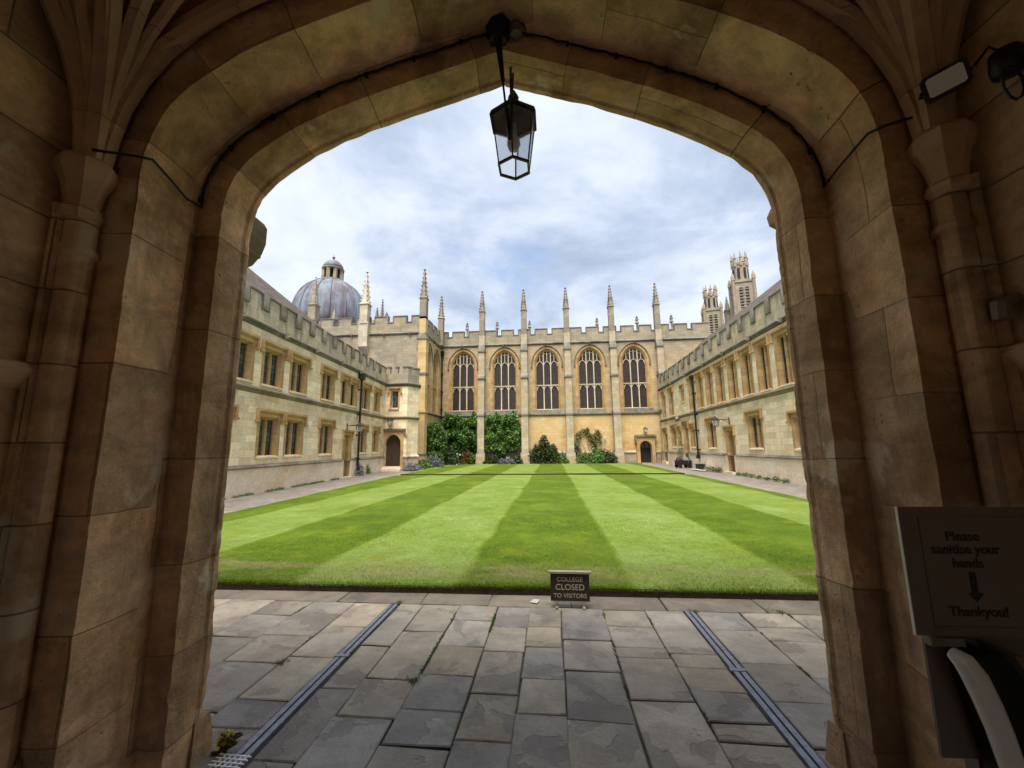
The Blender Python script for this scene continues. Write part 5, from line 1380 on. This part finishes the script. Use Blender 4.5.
def plant(name, label, cat, leafm, n, inside, bounds, size, seed, base, tips, r0=.05, group=None, extra=None):
    rnd = random.Random(seed); r_ = empty(name, (base[0], base[1], 0), 0, label=label, cat=cat, group=group)
    off = Vector((base[0], base[1], 0))
    b = MB(); leafcloud(b, n, inside, bounds, size, rnd); b.v = [tuple(Vector(v) - off) for v in b.v]; b.build('foliage', M[leafm], r_)
    s = MB(); stems(s, Vector(base) - off, [Vector(t_) - off for t_ in tips], r0, rnd); s.build('stem', M['bark'], r_, smooth=True)
    if extra:
        mt_, cnt, sz, fn = extra
        e = MB(); leafcloud(e, cnt, fn or inside, bounds, sz, rnd); e.v = [tuple(Vector(v) - off) for v in e.v]; e.build('flowers', M[mt_], r_)
    return r_
# big climber in the first bay and round the corner
def in0(x, y, z):
    top = (4.75 if x < -8.9 else 4.45) + 0.9 * nz(x, 0, 0, 1.1) + .5 * nz(x, 0, 0, 3.1, 5) if x > -10.3 else 4.25 + .5 * nz(x, 0, 0, 1.5)
    if x > -7.45 - .7 * nz(z, 0, 0, 1.1, 2): return False
    front = 38.7 - 1.5 * max(0, nz(x, 0, z, .9, 3)) - .5 * nz(x, y, z, 2.2) - .7 * (1 - z / 5) 
    if y < front: return False
    return z < top and nz(x, y, z, 1.6, 7) > -.22
plant('wall_climber', 'large dense dark green climber filling the leftmost chapel bay', 'climber', 'leaf_dark', 15000, in0, (-11.0, -7.1, 36.8, 39.95, 0.0, 5.3), .24, 1, (-9.2, 39.6, 0.05), [(-10.5, 39.7, 4), (-9.5, 39.7, 4.6), (-8.2, 39.7, 4.4), (-7.8, 39.5, 3)], .08)
def in0b(x, y, z):
    return z < 3.9 - .35 * abs(y - 36.2) + .5 * nz(y, z, 0, 1.3) and x < -9.9 + .5 * nz(y, 0, z, 1.2) + .3 * nz(y, z, x, 3) and nz(x, y, z, 1.5, 2) > -.25
plant('wall_climber', 'lighter green climber against the side wall of the projecting block', 'climber', 'leaf_fig', 7000, in0b, (-11.0, -9.5, 35.0, 38.6, 0, 4.2), .22, 2, (-10.7, 36.5, .05), [(-10.8, 35.6, 3), (-10.8, 37.2, 3.4)], .06)
def in1(x, y, z):
    lo_ = 1.25 + .5 * nz(x, 0, 0, 1.3) + .9 * math.exp(-((x + 4.5) / .9) ** 2) * -1
    lo_ = 1.5 - .7 * math.exp(-((x + 4.9) / .7) ** 2) + .4 * nz(x, 0, 0, 2)
    top = 4.75 + .8 * nz(x, 0, 0, 1.4, 4) + (.25 if abs(x + 3.2) < .6 else 0)
    front = 39.05 - .9 * max(0, nz(x, 0, z, 1.0, 9)) - .3 * nz(x, y, z, 3)
    if x > -3.1 - .5 * nz(z, 0, 0, 1.3, 6) or x < -6.35 + .5 * nz(z, 0, 0, 1.2, 9): return False
    return lo_ < z < top and y > front and nz(x, y, z, 1.9, 1) > -.25
plant('wall_climber', 'bright broad-leaved climber hanging in the second chapel bay', 'climber', 'leaf_fig', 9500, in1, (-6.45, -2.95, 38.3, 39.95, .6, 5.5), .23, 3, (-4.9, 39.75, .05), [(-5.8, 39.8, 3), (-4.9, 39.8, 3.8), (-3.6, 39.8, 3.4), (-3.2, 39.8, 4.6)], .07)
def in2(x, y, z):
    top = 1.1 + 1.5 * math.exp(-((x + .85) / .75) ** 2) + .55 * nz(x, 0, 0, 2.2) + .35 * math.exp(-((x - .1) / .4) ** 2)
    return z < top and ((x + .6) / 1.7) ** 2 + ((y - 39.0) / .85) ** 2 < 1 and nz(x, y, z, 2, 5) > -.2
plant('garden_shrub', 'dark spiky shrub at the foot of the third chapel window', 'shrub', 'leaf_shrub', 3600, in2, (-2.2, 1.2, 38.2, 39.9, .05, 2.9), .20, 4, (-.8, 39.1, .05), [(-1.2, 39.1, 1.8), (-.7, 39.2, 2.3), (-.1, 39.1, 1.5)], .04)
def in3(x, y, z):
    s = math.sin((x - 2.3) * 2.0) ** 2
    a = nz(x, 0, z, 1.5, 12)
    dome_ = ((x - 3.6) / 1.55) ** 2 + ((z - 1.9) / 1.45) ** 2
    return dome_ < 1 and (dome_ > .45 or abs(x - 3.9) < .35) and a > -.08 and z > .7
plant('wall_climber', 'thin half-bare olive climber trained on the fourth chapel bay', 'climber', 'leaf_olive', 2100, in3, (2.0, 5.3, 39.6, 39.93, .6, 3.4), .17, 5, (3.9, 39.8, .05), [(3.9, 39.85, 3.2), (2.4, 39.85, 2.6), (2.2, 39.85, 1.6), (5.2, 39.85, 2.4), (5.0, 39.85, 3.0), (3.2, 39.85, 3.1)], .035)
def bed_plant(name, label, cat, leafm, xc, yc, rx, ry, h, n, size, seed, extra=None, group='low plants in the chapel flower bed'):
    def ins(x, y, z): return ((x - xc) / rx) ** 2 + ((y - yc) / ry) ** 2 + (z / h) ** 2 < 1 + .6 * nz(x, y, z, 3, seed)
    plant(name, label, cat, leafm, n, ins, (xc - rx * 1.2, xc + rx * 1.2, yc - ry * 1.2, yc + ry * 1.2, .05, h * 1.2), size, seed, (xc, yc, .03), [(xc + rx * .4, yc, h * .7), (xc - rx * .4, yc, h * .6)], .02, group, extra)
bed_plant('lavender_bush', 'grey silvery bush beside the turret step', 'bush', 'leaf_grey', -10.0, 28.9, .75, .55, .5, 1300, .11, 21, group='silvery bushes by the stair turret')
bed_plant('lavender_bush', 'grey-violet bush at the corner buttress of the projecting block', 'bush', 'leaf_grey', -9.7, 33.0, .9, .7, .95, 1500, .13, 22, group='silvery bushes by the stair turret')
bed_plant('bed_plant', 'green clump between the two silvery bushes', 'plant', 'leaf_green', -9.85, 31.0, .7, .8, .75, 1100, .13, 23)
bed_plant('flowering_shrub', 'dark shrub dotted with white blooms in front of the big climber', 'shrub', 'leaf_shrub', -9.35, 37.2, 1.0, .7, 1.5, 1800, .17, 24, ('petal_white', 26, .30, None))
bed_plant('bed_plant', 'bronze orange clump near the left buttress of the chapel', 'plant', 'leaf_bronze', -7.95, 38.0, .55, .5, 1.3, 900, .17, 25)
bed_plant('bed_plant', 'dark low clump right of the leftmost chapel buttress', 'plant', 'leaf_shrub', -5.7, 38.7, .8, .5, .95, 1000, .17, 26)
bed_plant('bed_plant', 'grey-green low clump below the hanging climber', 'plant', 'leaf_grey', -4.3, 38.6, 1.0, .45, .65, 900, .15, 27)
bed_plant('bed_plant', 'dark low clump left of the second chapel buttress', 'plant', 'leaf_shrub', -3.3, 38.7, .6, .5, .8, 700, .16, 28)
bed_plant('bed_plant', 'green mound to the right of the spiky shrub', 'plant', 'leaf_green', .75, 38.8, .75, .55, 1.05, 1200, .16, 29)
bed_plant('bed_plant', 'green mound below the left side of the thin climber', 'plant', 'leaf_green', 2.9, 38.7, .7, .55, 1.1, 1100, .16, 30)
bed_plant('bed_plant', 'bushy green mound below the middle of the thin climber', 'plant', 'leaf_fig', 4.1, 38.7, .8, .6, 1.35, 1400, .17, 31)
bed_plant('bed_plant', 'grey-green mound at the right end of the bed by the drainpipe', 'plant', 'leaf_shrub', 5.3, 38.7, .7, .55, 1.2, 1100, .16, 32)
bed_plant('wall_foot_plant', 'arching grey-green plant by the drainpipe of the left range', 'plant', 'leaf_grey', *onwall(LO, LA, 11.0, 0)[:2], .45, .55, .85, 420, .14, 33, group='plants at the foot of the left range')
bed_plant('wall_foot_plant', 'small green plant left of the turret on the left range wall', 'plant', 'leaf_green', *onwall(LO, LA, 12.6, 0)[:2], .35, .35, .6, 260, .12, 34, group='plants at the foot of the left range')
bed_plant('door_climber', 'thin leafy climber beside the tall door of the right range', 'climber', 'leaf_olive', onwall(RO, RA, U(15.9), 0)[0] - .15, onwall(RO, RA, U(15.9), 0)[1], .3, .5, 2.6, 260, .13, 35, group='plants at the foot of the right range')
rp = random.Random(12)
for k in range(7):
    q = onwall(RO, RA, U(5.6 - k * .75), 0)
    bed_plant('wall_foot_weed', ['low green weed tuft by the right plinth, nearest the arched door', 'second green weed tuft from the arched door along the right plinth', 'third green weed tuft from the arched door along the right plinth', 'fourth green weed tuft from the arched door along the right plinth', 'fifth green weed tuft from the arched door along the right plinth', 'sixth green weed tuft from the arched door along the right plinth', 'weed tuft by the right plinth closest to the gate'][k], 'weed', 'leaf_green', q[0] - .22, q[1], .16, .28, .17 + .06 * rp.random(), 90, .07, 40 + k, group='weeds at the foot of the right range')
for k in range(4):
    q = onwall(RO, RA, U(11.0 - k * .9), 0)
    bed_plant('wall_foot_weed', ['dry weed tuft by the right plinth next to the drainpipe', 'second dry weed tuft beyond the white sheet by the right plinth', 'third dry weed tuft by the right plinth under the window', 'dry weed tuft just past the arched door by the right plinth'][k], 'weed', 'leaf_olive', q[0] - .22, q[1], .2, .3, .3, 150, .09, 60 + k, group='weeds at the foot of the right range')
# weeds along the left plinth and tufts in the paving joints
wd = MB(); rq = random.Random(15)
for k in range(1500):
    u_ = rq.uniform(-1, 10); q = onwall(LO, LA, u_, 0); x_, y_ = q[0] + .12 + rq.uniform(0, .16), q[1]; hh = rq.uniform(.03, .12); a = rq.uniform(0, 6.28)
    if nz(u_, 0, 0, 1.1, 3) < -.05: continue
    wd.poly([(x_ - .012, y_, 0), (x_ + .012, y_ + .01, 0), (x_ + .03 * math.cos(a), y_ + .03 * math.sin(a), hh)])
joints = [(-2.57, 3.3, 4.4), (-2.1, 3.2, 4.4), (-1.62, 3.2, 4.3), (-.98, 3.0, 4.3), (.05, 2.9, 4.3), (.455, 2.9, 4.3), (.87, 2.7, 4.4), (1.75, 3.3, 4.4), (-.585, 3.8, 4.3), (1.4, 2.5, 2.6), (2.2, 3.9, 4.4)]
for k in range(3500):
    jx, ya, yb = rq.choice(joints); y_ = rq.uniform(ya, yb)
    if nz(jx * 3, y_, 0, 3.5, 8) < .16: continue
    x_ = jx + rq.gauss(0, .006); hh = rq.uniform(.006, .018); a = rq.uniform(0, 6.28)
    wd.poly([(x_ - .004, y_, -.004), (x_ + .004, y_ + .003, -.004), (x_ + .012 * math.cos(a), y_ + .010 * math.sin(a), hh * .8)])
for (cx_, cy_) in ((-2.08, 3.18), (-1.0, 3.02), (1.33, 4.38), (-1.63, 4.42), (2.15, 4.42), (1.42, 2.52)):
    for k in range(45):
        x_, y_ = cx_ + rq.gauss(0, .022), cy_ + rq.gauss(0, .022); a = rq.uniform(0, 6.28)
        wd.poly([(x_ - .004, y_, 0), (x_ + .004, y_, 0), (x_ + .016 * math.cos(a), y_ + .016 * math.sin(a), rq.uniform(.01, .03))])
tag(wd.build('weeds', M['leaf_green']), kind='stuff')
bed_plant('yellow_flower_plant', 'little yellow flowering weed at the foot of the left jamb', 'flower', 'leaf_green', -1.79, 2.29, .04, .04, .10, 60, .018, 70, ('petal_yellow', 110, .024, None), group='weed at the gate')
